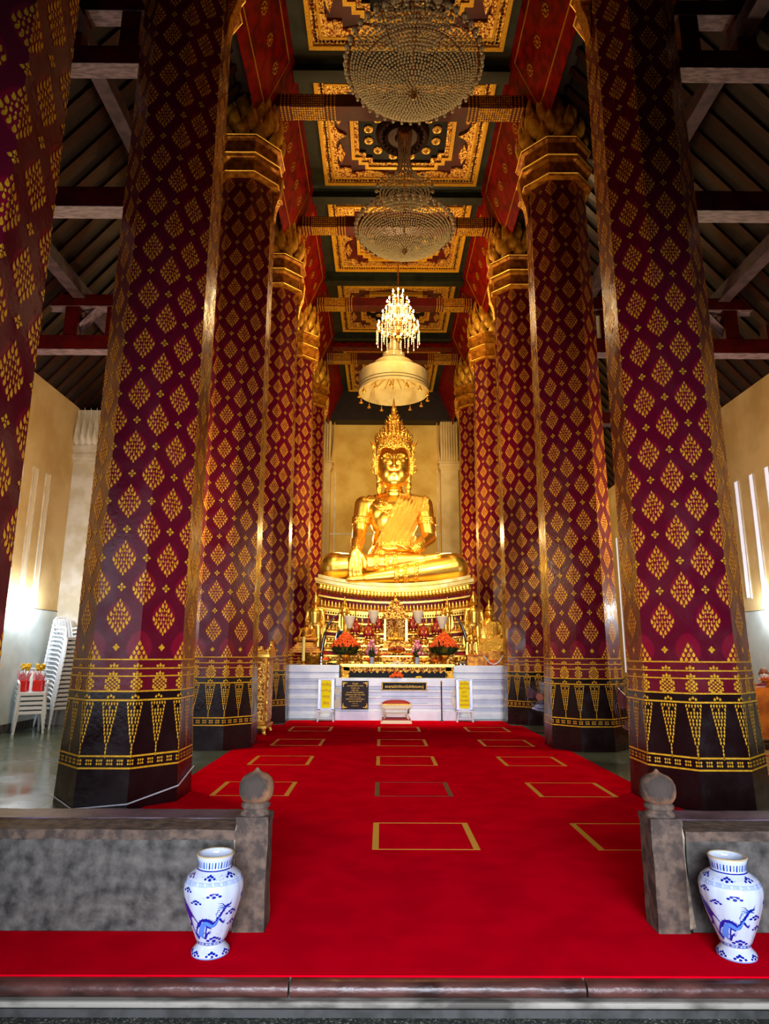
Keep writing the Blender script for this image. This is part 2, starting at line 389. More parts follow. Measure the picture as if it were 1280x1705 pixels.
pilaster(CX + 2.45, CX + 3.3, YB - .5, YB, 10.3, 12.9, 'trim_6', -1)
pilaster(CX - 3.75, CX - 2.9, YB - .5, YB, 10.3, 12.9, 'trim_7', -1)
g = MB()
for z in (4.6, 7.2): g.bx(CX - 2.9, CX + 3.2, YB - .02, YB, z - .03, z + .03)
g.bx(CX + 2.3, CX + 2.36, YB - .03, YB, 0, 10.4); g.bx(CX - 2.72, CX - 2.66, YB - .03, YB, 0, 10.4)
struct('trim_8', g, 'plaster_white')

# side-aisle roofs: dark boards, raised battens up the slope
def aisle_roof(sg, nm):
    xw = CX + sg * 7.95; xn = CX + sg * 2.9; zw, zn = 7.5, 13.6
    r = MB()
    def q(a, za, b, zb, y0, y1, th, mi):
        r.mat(mi).add([(a, y0, za), (b, y0, zb), (b, y1, zb), (a, y1, za), (a, y0, za + th), (b, y0, zb + th), (b, y1, zb + th), (a, y1, za + th)],
                      [(0, 1, 2, 3), (7, 6, 5, 4), (0, 4, 5, 1), (1, 5, 6, 2), (2, 6, 7, 3), (3, 7, 4, 0)])
    q(xw + sg * .4, zw - .45, xn, zn, 2.5, YB + .3, .12, 0)
    y = 2.7
    while y < YB:
        q(xw + sg * .4, zw - .53, xn, zn - .1, y, y + .16, .09, 1); y += .42
    struct(nm, r, ['dark_wood', 'plank'])
aisle_roof(-1, 'ceiling_left'); aisle_roof(1, 'ceiling_right')

# ---------------------------------------------------------------- lacquered columns
COLY = [3.75, 7.9, 12.05, 16.1, 20.3, 24.5]
HS = 3.25
SIDE = .525; P0 = SIDE / .8284 / 2 * 2   # nominal apothem for the pattern
def apo(z):
    return .675 - .057 * min(1, max(0, z) / 1.6) - .05 * max(0, z - 1.6) / 9.5
def octp(t, z, off=0):
    """t in sides round the shaft (0 = middle of the front face)"""
    k_ = math.floor(t + .5 - 1e-9); u = t - k_; a = apo(z) + off; ang = -pi / 2 + k_ * pi / 4
    w = u * 2 * apo(z) * tan(pi / 8) * (1 + off / a)
    return (a * cos(ang) - w * sin(ang), a * sin(ang) + w * cos(ang), z)
OFF = .004
def drop(mb, t, z, h, w, ang=0):
    """a small flame-shaped gold leaf: two halves so it can fold over a corner"""
    ca, sa = cos(ang), sin(ang)
    def P(x, y):
        X = x * ca - y * sa; Y = x * sa + y * ca
        return (t + X / SIDE, z + Y)
    top = (0, h * .55); bot = (0, -h * .45)
    for s_ in (-1, 1):
        q = [P(*top), P(s_ * w * .5, -h * .02), P(s_ * w * .38, -h * .33), P(*bot)]
        if s_ > 0: q = q[::-1]
        tc = t - 1e-7 if s_ < 0 and ang == 0 else t
        k0 = sum(p[0] for p in q) / 4; kk = math.floor(k0 + .5 - 1e-9)
        vs = []
        for (tt, zz) in q:
            u = tt - kk; u = max(-.5, min(.5, u)); a = apo(zz) + OFF; an = -pi / 2 + kk * pi / 4
            ww = u * 2 * apo(zz) * tan(pi / 8)
            vs.append((a * cos(an) - ww * sin(an), a * sin(an) + ww * cos(an), zz))
        mb.add(vs, [(3, 2, 1, 0)])
def motif(mb, t, z, W_=.126, H_=.20):
    rows = [(.90, 1, 0), (.66, 2, .17), (.42, 3, .21), (.17, 4, .235), (-.08, 5, .235), (-.30, 4, .24), (-.50, 3, .24), (-.70, 2, .2), (-.90, 1, 0)]
    for v, n, sp in rows:
        for i in range(n):
            x = (i - (n - 1) / 2)
            dx = x * sp * 2 * W_ * 1.02
            outer = n > 1 and abs(x) == (n - 1) / 2
            hh = .064 if outer else .046
            an = (-x * .12 if v > -.2 else x * .30) if n > 1 else 0
            if v < -.6: an = 0
            drop(mb, t + dx / SIDE, z + v * H_, hh if v > -.85 else .05, .031 if outer else .021, an)
            if n >= 2 and i < n - 1 and -.4 < v < .6:
                drop(mb, t + (x + .5) * sp * 2 * W_ / SIDE, z + v * H_ - .008, .026, .016)
def quadp(mb, t, z, pts):
    """flat patch given in metres round (t, z), split at its middle"""
    for s_ in (-1, 1):
        q = [(max(0, x * s_) * s_, y) for x, y in pts]
        kk = math.floor(t + s_ * .02 + .5)
        vs = []
        for x, y in q:
            u = t + x / SIDE - kk; a = apo(z + y) + OFF; an = -pi / 2 + kk * pi / 4; ww = u * 2 * apo(z + y) * tan(pi / 8)
            vs.append((a * cos(an) - ww * sin(an), a * sin(an) + ww * cos(an), z + y))
        mb.add(vs, [tuple(range(len(vs)))])
def flower(mb, t, z, r=.043):
    for k_ in range(4):
        drop(mb, t + (r * .72 * sin(k_ * pi / 2)) / SIDE, z + r * .72 * cos(k_ * pi / 2), .036, .034, -k_ * pi / 2)
    drop(mb, t, z, .02, .02)

def shaft_mesh():
    mb = MB(); zs = [0, .3, .6, .9, 1.17, 1.5, 1.8, 2.5, 4, 6, 8, 10, 11.15]; uv = []
    for k_ in range(8):
        for a, b in zip(zs, zs[1:]):
            t0, t1 = k_ - .5 + 1e-6, k_ + .5 - 1e-6
            mb.add([octp(t0, a), octp(t1, a), octp(t1, b), octp(t0, b)], [(0, 1, 2, 3)])
            uv += [((k_ - .5) * SIDE, a), ((k_ + .5) * SIDE, a), ((k_ + .5) * SIDE, b), ((k_ - .5) * SIDE, b)]
    nb = len(mb.f)
    mb.mat(1)
    q = .33
    for i in range(16):
        t = i * .5; z = 1.98 + (q if i % 2 else 0) - .0
        while z < 11.0:
            motif(mb, t, z)
            if z + q < 11.1: flower(mb, t, z + q)
            z += 2 * q
        if i % 2 == 0: flower(mb, t, 1.98 - q, .03)
        else:
            for j in range(4):      # half motif standing on the band
                for x in range(4 - j): drop(mb, t + (x - (3 - j) / 2) * .055 / SIDE, 1.545 + j * .05, .055, .036)
        # band ornaments
        for zz in (1.46, 1.375):
            drop(mb, t, zz, .05, .03); drop(mb, t - .035 / SIDE, zz - .008, .035, .03, .9); drop(mb, t + .035 / SIDE, zz - .008, .035, .03, -.9)
        if i % 2 == 0:      # stepped key square
            for ix in range(-3, 4):
                for iz in range(-3, 4):
                    if abs(ix) + abs(iz) in (0, 2, 4, 5) and abs(ix) + abs(iz) < 6 or (abs(ix) == 3 and abs(iz) == 1):
                        quadp(mb, t + 0, 1.262, []) if False else drop(mb, t + ix * .024 / SIDE, 1.262 + iz * .02, .026, .028)
        else:
            for ix in range(-2, 3):
                for iz in range(-3, 4):
                    if abs(ix) + abs(iz) <= 3 and (ix + iz) % 2 == 1: drop(mb, t + ix * .026 / SIDE, 1.262 + iz * .022, .036, .03)
        for x in (-1, 0, 1): drop(mb, t + x * .03 / SIDE, 1.128 + (.012 if x == 0 else -.004), .034, .028)
        # hanging lancet
        H0 = .53; n = 15
        for j in range(n):
            v = j / (n - 1); wd = .090 * (1 - v) ** .9 + .002; zz = 1.055 - v * H0 + .0
            c = max(1, int(round(wd / .0165)))
            for x in range(c):
                dx = (x - (c - 1) / 2) * (2 * wd / c if c > 1 else 0)
                if j == 1 and x in (c // 2 - 1, c // 2 + 1): continue
                drop(mb, t + dx / SIDE, zz, .040, .019 if c > 1 else .018, pi + dx * 2.5)
    # friezes of little hourglass leaves low on the shaft
    for i in range(40):
        t = i * .2 + .1
        for sx in (-1, 0, 1):
            for sz in (-1, 1):
                drop(mb, t + sx * .022 / SIDE, .465 + sz * .016, .028, .022 if sx else .014, 0 if sz < 0 else pi)
    for z, h in ((1.52, .014), (1.425, .014), (1.343, .014), (1.185, .016), (1.092, .018), (.525, .018), (.405, .018)):
        for k_ in range(8):
            a = [octp(k_ - .5 + 1e-6, z - h / 2, OFF), octp(k_ + .5 - 1e-6, z - h / 2, OFF), octp(k_ + .5 - 1e-6, z + h / 2, OFF), octp(k_ - .5 + 1e-6, z + h / 2, OFF)]
            mb.add(a, [(0, 1, 2, 3)])
    return mb, uv, nb
def column_mat():
    m = bpy.data.materials.new('maroon_lacquer'); m.use_nodes = True
    N = m.node_tree.nodes; L = m.node_tree.links; b = N['Principled BSDF']
    uvn = N.new('ShaderNodeUVMap'); sp = N.new('ShaderNodeSeparateXYZ'); L.new(uvn.outputs[0], sp.inputs[0])
    def mth(op, a, b_=None, v=None):
        n = N.new('ShaderNodeMath'); n.operation = op
        L.new(a, n.inputs[0])
        if b_ is not None: L.new(b_, n.inputs[1])
        elif v is not None: n.inputs[1].default_value = v
        return n.outputs[0]
    def mixc(f, a, c):
        n = N.new('ShaderNodeMix'); n.data_type = 'RGBA'; L.new(f, n.inputs[0])
        if isinstance(a, str): n.inputs[6].default_value = lin(a)
        else: L.new(a, n.inputs[6])
        if isinstance(c, str): n.inputs[7].default_value = lin(c)
        else: L.new(c, n.inputs[7])
        return n.outputs[2]
    cs = mth('COSINE', mth('MULTIPLY', sp.outputs[0], v=pi / (SIDE / 2)))
    cz = mth('COSINE', mth('MULTIPLY', mth('SUBTRACT', sp.outputs[1], v=1.98), v=pi / .33))
    h = mth('ABSOLUTE', mth('ADD', cs, cz))
    rb = N.new('ShaderNodeMapRange'); rb.inputs[1].default_value = .75; rb.inputs[2].default_value = .95; L.new(h, rb.inputs[0])
    c = mixc(rb.outputs[0], '5c0820', '7c0a26')
    gt = mth('GREATER_THAN', sp.outputs[1], v=1.52)
    c = mixc(gt, '640c1e', c)
    low = mth('LESS_THAN', sp.outputs[1], v=1.182)
    c = mixc(low, c, '1c0a0c')
    tc = N.new('ShaderNodeTexCoord'); n = N.new('ShaderNodeTexNoise'); n.inputs['Scale'].default_value = 3; n.inputs['Detail'].default_value = 8
    L.new(tc.outputs['Object'], n.inputs[0])
    mr = N.new('ShaderNodeMapRange'); mr.inputs[1].default_value = .35; mr.inputs[2].default_value = .7; mr.inputs[3].default_value = .16; mr.inputs[4].default_value = .40
    L.new(n.outputs[0], mr.inputs[0]); L.new(mr.outputs[0], b.inputs['Roughness'])
    L.new(c, b.inputs['Base Color'])
    n2 = N.new('ShaderNodeTexNoise'); n2.inputs['Scale'].default_value = 22; n2.inputs['Detail'].default_value = 6; L.new(tc.outputs['Object'], n2.inputs[0])
    bp = N.new('ShaderNodeBump'); bp.inputs['Strength'].default_value = .22; bp.inputs['Distance'].default_value = .01
    L.new(n2.outputs[0], bp.inputs['Height']); L.new(bp.outputs[0], b.inputs['Normal'])
    b.inputs['Specular IOR Level'].default_value = .42
    return m
M['maroon'] = column_mat()
M['gold_petal'] = mat('gilt_petals', 'eeb438', .42, .3, col2='b87818', nscale=6, bump=.15)
M['leaf_gold'] = mat('gold_leaf_pattern', 'f2bc2a', .40, .3, col2='d89a1c', nscale=30)
def oct_lathe(mb, prof):
    return mb.lathe([(r / cos(pi / 8), z) for r, z in prof], 8, ph=pi / 8)

def make_column(loc, label):
    t = thing('lacquered_column', label, 'column', loc, group='gold-patterned maroon columns of the nave')
    mb, uv, nb = shaft_mesh()
    o = mb.build('shaft', ['maroon', 'leaf_gold'], t)
    ul = o.data.uv_layers.new(name='UVMap')
    for i, c in enumerate(uv): ul.data[i].uv = c
    c = MB()
    oct_lathe(c, [(.60, 11.05), (.68, 11.05), (.71, 11.10), (.67, 11.16), (.64, 11.2), (.64, 11.42), (.70, 11.45), (.73, 11.52), (.70, 11.58), (.66, 11.6),
                  (.66, 11.86), (.72, 11.9), (.73, 11.96), (.64, 12.0), (.5, 12.0)])
    c.build('capital_collar', 'gold_wood', t)
    e = MB()
    for r, z in ((.72, 11.505), (.695, 11.085), (.715, 11.93)): oct_lathe(e, [(r, z), (r + .025, z + .018), (r, z + .05)])
    e.build('gilt_fillet', 'gold', t)
    p = MB(); oct_lathe(p, [(.50, 11.95), (.50, 12.6), (.42, 13.2), (.30, 13.9)])
    for ring, (z, r, n, w, h, bl, tp) in enumerate([(11.92, .62, 12, .34, .50, .10, .12), (12.12, .62, 12, .34, .62, .10, .14), (12.38, .57, 12, .32, .70, .10, .10),
                                                    (12.70, .50, 11, .30, .78, .08, .05), (13.02, .40, 9, .28, .80, .06, .0)]):
        for i in range(n):
            a = 2 * pi * (i + .5 * (ring % 2)) / n
            p.at((r * sin(a), -r * cos(a), z), (0, 0, a)).petal(w, h, bl, .05, tp)
    p.at()
    p.build('lotus_petals', 'gold_petal', t, smooth=True)
    b = MB(); b.prism([(.66, 11.5), (.76, 11.45), (.72, 11.0), (.64, 10.75), (.61, 10.45), (.585, 10.8), (.585, 11.2)][::-1], -.10, .10, 'y')
    b.build('gilt_bracket', 'gold_rough', t)      # hangs under the capital on the nave side
    return t
sides = ('left', 'right'); c0 = None
names = {0: 'cut off by the left edge of the photo, nearest of all the columns',
         1: 'standing free behind the low stone wall on the %s, largest whole column',
         2: 'second along the red carpet on the %s, behind the big front one',
         3: 'third along the carpet on the %s, touching the end of the white altar plinth',
         4: 'fourth on the %s, beside the big golden statue\'s pedestal',
         5: 'farthest of the row on the %s, bright red beside the cream back wall'}
for i, y in enumerate(COLY):
    for s_, sd in ((-1, 'left'), (1, 'right')):
        if i == 0 and s_ > 0: continue
        lb = 'maroon column ' + (names[i] % sd if '%s' in names[i] else names[i])
        loc = (CX + s_ * HS - (.04 if s_ < 0 else 0), y, 0.0)
        if c0 is None: c0 = make_column(loc, lb)
        else: dup(c0, loc, rz=0 if s_ < 0 else pi, label=lb)
# ---------------------------------------------------------------- nave ceiling
ZC = 14.3
struct('ceiling', MB().bx(CX - 2.75, CX + 2.75, 2.0, YB + .3, ZC, ZC + .2), 'green_dark')
# sloping red side panels with rosettes, one strip per bay
def side_panels(s_, nm):
    r = MB()
    xa, za, xb, zb = CX + s_ * 2.35, ZC - .02, CX + s_ * 3.05, 12.6
    L_ = sqrt((xb - xa) ** 2 + (zb - za) ** 2); ux, uz = (xb - xa) / L_, (zb - za) / L_; nx, nz = -s_ * abs(uz), -abs(ux)
    def P(u, y, o=0): return (xa + ux * u + nx * o, y, za + uz * u + nz * o)
    def strip(u0, u1, y0, y1, o, mi):
        vs = [P(u0, y0, o), P(u1, y0, o), P(u1, y1, o), P(u0, y1, o)]; 
        vs += [P(u0, y0, o - .03), P(u1, y0, o - .03), P(u1, y1, o - .03), P(u0, y1, o - .03)]
        r.mat(mi).add(vs, [(0, 1, 2, 3), (7, 6, 5, 4), (0, 4, 5, 1), (1, 5, 6, 2), (2, 6, 7, 3), (3, 7, 4, 0)])
    strip(0, L_, 2.0, YB, 0, 0)
    for i in range(len(COLY) - 1):
        y0, y1 = COLY[i] + .45, COLY[i + 1] - .45
        for u in (.22, L_ - .35): strip(u, u + .02, y0, y1, .012, 1)
        for y in (y0, y1): strip(.22, L_ - .35, y, y + .02, .012, 1)
        for j in range(5):
            yy = y0 + (y1 - y0) * (j + .5) / 5; uc = L_ * .45
            for k_ in range(10):
                a = 2 * pi * k_ / 10
                strip(uc + .10 * cos(a) - .018, uc + .10 * cos(a) + .018, yy + .10 * sin(a) - .018, yy + .10 * sin(a) + .018, .012, 1)
            strip(uc - .03, uc + .03, yy - .03, yy + .03, .014, 1)
    struct(nm, r, ['red_lac', 'gold_paint'])
    struct(nm.replace('1', '2') if False else nm + '0', MB().bx(min(xb, xb + s_ * .5), max(xb, xb + s_ * .5), 2.0, YB, 13.0, 14.4), 'dark_wood')
side_panels(-1, 'trim_9'); side_panels(1, 'trim_11')
# cross ribs in the ceiling plane at each pair of columns
for i, y in enumerate(COLY[1:]):
    struct('trim_%d' % (20 + i), MB().bx(CX - 2.4, CX + 2.4, y - .16, y + .16, ZC - .18, ZC), 'green_dark')
struct('trim_30', MB().bx(CX - 3.4, CX + 3.4, 30.1, YB, 12.75, ZC), 'dark_wood')
struct('trim_31', MB().bx(CX - 3.0, CX + 3.0, 24.75, 25.15, ZC - .35, ZC), 'red_lac')

# red tie beams with gilt ends spanning the nave
def make_tie():
    t = thing('tie_beam', '', 'beam', (CX, 0, 13.0), group='red tie beams between the column heads')
    MB().bx(-2.85, 2.85, -.2, .2, 0, .32).build('beam', 'red_paint', t, bevel=.01)
    g = MB(); r_ = random.Random(3)
    for s_ in (-1, 1):
        for x, w in [(2.62, .03), (2.54, .03), (2.46, .03), (1.62, .03), (1.54, .03), (1.46, .03)]:
            for kk in range(7):
                g.bx(s_ * x - w / 2, s_ * x + w / 2, -.2 + .4 * kk / 7 + .008, -.2 + .4 * (kk + .72) / 7, -.006, 0)
                if kk < 5: g.bx(s_ * x - w / 2, s_ * x + w / 2, -.206, -.2, .32 * kk / 5 + .01, .32 * (kk + .7) / 5)
        for xi in range(14):
            x = 1.70 + xi * .052
            for kk in range(6):
                w = r_.uniform(.02, .045)
                g.bx(s_ * x - w / 2, s_ * x + w / 2, -.17 + .06 * kk, -.135 + .06 * kk + r_.uniform(0, .015), -.006, 0)
                if kk < 5: g.bx(s_ * x - w / 2, s_ * x + w / 2, -.206, -.2, .02 + .06 * kk, .055 + .06 * kk)
    g.build('gilt_pattern', 'leaf_gold', t)
    return t
tb = make_tie()
tl = ['', 'nearest, just behind the big front crystal chandelier', 'second, in front of the lower crystal chandelier', 'third, behind the lower crystal chandelier',
      'fourth, just behind the lit chandelier', 'farthest, behind the white tiered umbrella']
for i, y in enumerate(COLY[1:], 1):
    if i == 1: y = 7.9
    lb = 'dark red gilt-ended tie beam, '
    lb += ['', 'out over the nearest pair of big columns above the frame', 'nearest in view, passing behind the big front crystal chandelier', 'second in view, crossing behind the lower crystal chandelier',
           'third in view, crossing behind the lit chandelier', 'farthest, passing behind the white tiered umbrella'][i]
    if i == 1: continue
    if i == 2: tb.location = (CX, y, 13.15); tb['label'] = lb
    else: dup(tb, (CX, y, 13.15), label=lb)

# gilded coffers
def make_coffer(W_, D, loc, label):
    t = thing('ceiling_coffer', label, 'ceiling panel', loc, group='gilded coffers of the nave ceiling')
    q_ = [0]
    MB().bx(-W_ / 2, W_ / 2, -D / 2, D / 2, -.06, 0).build('back_board', 'red_paint', t)
    def ring(mb, a, b, w, z0, z1):
        mb.bx(-a, a, -b, -b + w, z0, z1); mb.bx(-a, a, b - w, b, z0, z1); mb.bx(-a, -a + w, -b + w, b - w, z0, z1); mb.bx(a - w, a, -b + w, b - w, z0, z1)
    A, B = W_ / 2, D / 2
    f = MB(); ring(f, A, B, .10, -.14, -.06); ring(f, A - .24, B - .24, .06, -.13, -.06); f.build('outer_frame', 'leaf_gold', t, bevel=.01)
    f = MB(); ring(f, A - .10, B - .10, .14, -.085, -.06); ring(f, A - .30, B - .30, .10, -.10, -.06); f.build('filigree_band', 'gold_fine', t)
    s_ = MB(); n = int(A * 2 / .085)
    for i in range(n):
        x = -A + .17 + (2 * A - .34) * i / (n - 1)
        for y in (-B + .17, B - .17): s_.octa((x, y, -.10), .036, .035)
    n = int(B * 2 / .085)
    for i in range(n):
        y = -B + .17 + (2 * B - .34) * i / (n - 1)
        for x in (-A + .17, A - .17): s_.octa((x, y, -.10), .036, .035)
    s_.build('mirror_studs', ['mirror_blue'], t)
    for sx in (-1, 1):
        for sy in (-1, 1):
            x, y = sx * (A - .30), sy * (B - .30); c = MB()
            c.prism([(x, y), (x - sx * .62, y), (x - sx * .62, y - sy * .14), (x - sx * .45, y - sy * .14), (x - sx * .45, y - sy * .34), (x - sx * .14, y - sy * .34), (x - sx * .14, y - sy * .5), (x, y - sy * .5)][::(1 if sx * sy < 0 else -1)], -.12, -.06); c.build('corner_scroll', 'gold_fine', t)
    # pointed cusps half-way along each side, lozenges either side of them
    for sx in (-1, 1):
        x = sx * (A - .30); pts = [(x, -.45), (x - sx * .10, -.30), (x - sx * .18, -.12), (x - sx * .38, 0), (x - sx * .18, .12), (x - sx * .10, .30), (x, .45)]
        c = MB(); c.prism(pts if sx > 0 else pts[::-1], -.12, -.06); c.build('side_cusp', 'gold_fine', t)
    for sy in (-1, 1):
        y = sy * (B - .30); pts = [(-.45, y), (-.3, y - sy * .06), (0, y - sy * .2), (.3, y - sy * .06), (.45, y)]
        c = MB(); c.prism(pts if sy < 0 else pts[::-1], -.12, -.06); c.build('side_cusp', 'gold_fine', t)
    for sx in (-1, 1):
        for sy in (-1, 1):
            x, y = sx * (A - .50), sy * .62 * B / 1.75
            l = MB(); l.prism([(x - .12, y), (x, y - .34), (x + .12, y), (x, y + .34)], -.10, -.06); l.build('lozenge', 'gold_fine', t)
            x, y = sx * .85, sy * (B - .44)
            l = MB(); l.prism([(x - .52, y), (x, y - .11), (x + .52, y), (x, y + .11)], -.10, -.06); l.build('lozenge', 'gold_fine', t)
    # inner redented frame
    a, b = A - .78, B - .66
    def rede(a, b, st):
        return [(-a, -b + 2 * st), (-a + st, -b + 2 * st), (-a + st, -b + st), (-a + 2 * st, -b + st), (-a + 2 * st, -b), (a - 2 * st, -b), (a - 2 * st, -b + st), (a - st, -b + st), (a - st, -b + 2 * st), (a, -b + 2 * st),
                (a, b - 2 * st), (a - st, b - 2 * st), (a - st, b - st), (a - 2 * st, b - st), (a - 2 * st, b), (-a + 2 * st, b), (-a + 2 * st, b - st), (-a + st, b - st), (-a + st, b - 2 * st), (-a, b - 2 * st)]
    def loop(mb, p0, p1, z0, z1):
        n = len(p0)
        vs = [(x, y, z0) for x, y in p0] + [(x, y, z0) for x, y in p1] + [(x, y, z1) for x, y in p0] + [(x, y, z1) for x, y in p1]
        fs = []
        for i in range(n):
            j = (i + 1) % n; fs += [(i, n + i, n + j, j), (2 * n + i, 2 * n + j, 3 * n + j, 3 * n + i), (i, j, 2 * n + j, 2 * n + i), (n + i, 3 * n + i, 3 * n + j, n + j)]
        mb.add(vs, fs)
    f2 = MB(); loop(f2, rede(a, b, .17), rede(a - .09, b - .09, .17), -.17, -.06); f2.build('redented_frame', 'leaf_gold', t)
    f3 = MB(); loop(f3, rede(a - .10, b - .10, .17), rede(a - .20, b - .20, .17), -.13, -.06); f3.build('mosaic_band', 'gold_fine', t)
    MB().prism(rede(a - .2, b - .2, .17), -.075, -.062).build('dark_field', 'black', t)
    def rosette(x, y, r):
        ro = MB(); ro.lathe([(r, 0), (r * .95, -.03), (r * .75, -.015), (r * .6, -.05), (r * .45, -.02), (r * .25, -.07), (.005, -.09)], 14, (0, 0, 0)); ro.build('rosette', 'gold_fine', t, loc=(x, y, -.075), smooth=True)
    for x in (-1, 1):
        for y in (-1, 1): rosette(x * (A - .60), y * (B - .52), .14)
    for k_ in range(12):
        an = 2 * pi * (k_ + .5) / 12; rosette((a - .42) * cos(an) * 1.0, (b - .38) * sin(an), .12)
    bo = MB(); bo.lathe([(.62, -.065), (.66, -.12), (.60, -.2), (.55, -.15), (.48, -.14), (.42, -.24), (.36, -.17), (.2, -.18), (.12, -.3), (.01, -.32)][::-1], 32)
    for k_ in range(24):
        an = 2 * pi * k_ / 24; bo.octa((.48 * cos(an), .48 * sin(an), -.2), .05, .07)
    bo.build('centre_boss', 'boss', t, smooth='auto')
    return t
cofl = ['gilded coffer at the top of the photo above the big front chandelier', 'second gilded coffer, dark boss holding the rod of the lower crystal chandelier',
        'third gilded coffer, seen around the lower crystal chandelier', 'fourth gilded coffer, above the lit chandelier']
cof = None
for i in range(1, 5):
    y = (COLY[i] + COLY[i + 1]) / 2 - .28
    if cof is None: cof = make_coffer(4.15, 3.5, (CX + .08, y, ZC), cofl[0])
    else: dup(cof, (CX + .08, y, ZC), label=cofl[i - 1])
make_coffer(4.15, 4.4, (CX, 27.75, ZC), 'farthest gilded coffer, above the back wall behind the white umbrella')

M['purlin'] = mat('greyish_purlin_wood', '54404a', .6, 0, col2='3a2c34', nscale=6)  # darker version of the beam underside tone
# ---------------------------------------------------------------- aisle trusses
def truss(s_, y, z, kind, label):
    t = thing('roof_truss', label, 'roof truss', (0, y, z), group='red roof trusses of the side aisles')
    x0, x1 = sorted((CX + s_ * (HS + .5), CX + s_ * 7.9))
    def beam(nm, x0, x1, z0, z1):
        b = MB().mat(0).bx(x0, x1, -.13, .13, z0, z1); b.mat(1).bx(x0, x1, -.13, .13, z0 - .012, z0); return b.build(nm, ['red_paint', 'beam_under'], t)
    beam('tie_beam', x0, x1, 0, .30)
    if kind == 'frame':
        beam('upper_beam', x0, x1 if s_ < 0 else x1 - 0, .95, 1.2)
        for k_ in range(5):
            x = x0 + .4 + (x1 - x0 - .8) * k_ / 4
            MB().bx(x - .14, x + .14, -.12, .12, .3, .95).build('queen_post', 'red_paint', t)
    a, b_ = CX + s_ * (HS + .6), CX + s_ * 7.0
    d = MB(); d.mat(1)
    zz = 3.6 if kind != 'frame' else 1.9
    mx = (a + b_) / 2
    d.tube([(b_ - s_ * .2, .05, .25), (mx, .05, zz)], .12, 4); d.build('strut', ['red_paint', 'beam_under'], t)
    return t
for s_, sd in ((-1, 'left'), (1, 'right')):
    for x, z, w_ in ((4.95, 10.55, 'upper'), (6.55, 8.62, 'lower')):
        p = MB(); p.bx(CX + s_ * x - .12, CX + s_ * x + .12, 3.0, YB, z, z + .26)
        tag(p.build('roof_purlin', 'purlin'), 'long dusty purlin under the roof of the %s aisle, the %s one' % (sd, w_), 'beam', 'roof purlins of the side aisles')
    truss(s_, 8.0, 7.62, 'plain', 'single red beam with grey underside in the %s aisle, beside the big front column' % sd)
    truss(s_, 8.0, 10.0, 'frame', 'upper red post-and-beam frame in the %s aisle, in the top corner of the photo' % sd)
    truss(s_, 12.1, 7.5, 'frame', 'lower red post-and-beam frame in the %s aisle, just above the cream wall' % sd)
    truss(s_, 16.2, 7.5, 'plain', 'farther red tie beam in the %s aisle, behind the second column' % sd)

# ---------------------------------------------------------------- red carpet with its taped prayer places
ca = MB()
def notch(y, s_):      # the carpet is cut round each column foot
    a = apo(0) + .004; R_ = a / cos(pi / 8); x0 = CX + s_ * HS - (.04 if s_ < 0 else 0)
    pts = [(x0 - s_ * R_ * sin(an), y - R_ * cos(an)) for an in [pi / 8 + k * pi / 4 for k in range(4)]]
    xe = -2.5 if s_ < 0 else 3.18; out = []
    for (xa, ya), (xb, yb) in zip(pts, pts[1:]):
        for (p, q) in (((xa, ya), (xb, yb)),):
            ina = (p[0] > xe) if s_ < 0 else (p[0] < xe); inb = (q[0] > xe) if s_ < 0 else (q[0] < xe)
            if ina != inb:
                tt = (xe - p[0]) / (q[0] - p[0]); c_ = (xe, p[1] + tt * (q[1] - p[1]))
            if ina and not out: out.append(p)
            if ina and inb: out.append(q)
            elif ina: out.append(c_)
            elif inb: out += [c_, q]
    return out
ca.bx(-2.24, 6.8, 3.70, 4.225, 0, .008).bx(-.675, 1.625, 4.225, 4.76, 0, .008).bx(-.865, -.675, 4.40, 4.76, 0, .008).bx(1.625, 1.835, 4.40, 4.76, 0, .008)
poly = [(-2.5, 4.76), (3.18, 4.76)]
for y in COLY[1:4]:
    if y < 16: poly += notch(y, 1)
poly += [(3.18, 15.38), (-2.5, 15.38)]
for y in COLY[3:0:-1]:
    if y < 16: poly += notch(y, -1)[::-1]
from mathutils.geometry import tessellate_polygon
ca.add([(x, y, .008) for x, y in poly], [tuple(f) for f in tessellate_polygon([[Vector((x, y, 0)) for x, y in poly]])]); ca.bx(-2.22, 2.94, 15.38, 16.38, 0, .008)
carpet = tag(ca.build('red_carpet', 'carpet'), 'long red carpet running from the stone kerb up to the white altar plinth', 'carpet')
rows = [(5.85, 6.72), (7.90, 8.72), (9.98, 10.82), (12.0, 12.86), (14.15, 14.98)]
for ri, (y0, y1) in enumerate(rows):
    for ci in (-1, 0, 1):
        x = CX + ci * 1.88 - .45; t_ = MB(); w = .055
        t_.bx(x, x + w, y0, y1, .008, .0095); t_.bx(x + .9 - w, x + .9, y0, y1, .008, .0095)
        t_.bx(x + w, x + .9 - w, y0, y0 + .014, .008, .0095); t_.bx(x + w, x + .9 - w, y1 - .014, y1, .008, .0095)
        dk = (ri == 1 and ci == 0)
        o = t_.build('tape_rectangle', 'tape_dark' if dk else 'tape', carpet)
        if dk: o['label'] = 'dark brown tape rectangle'

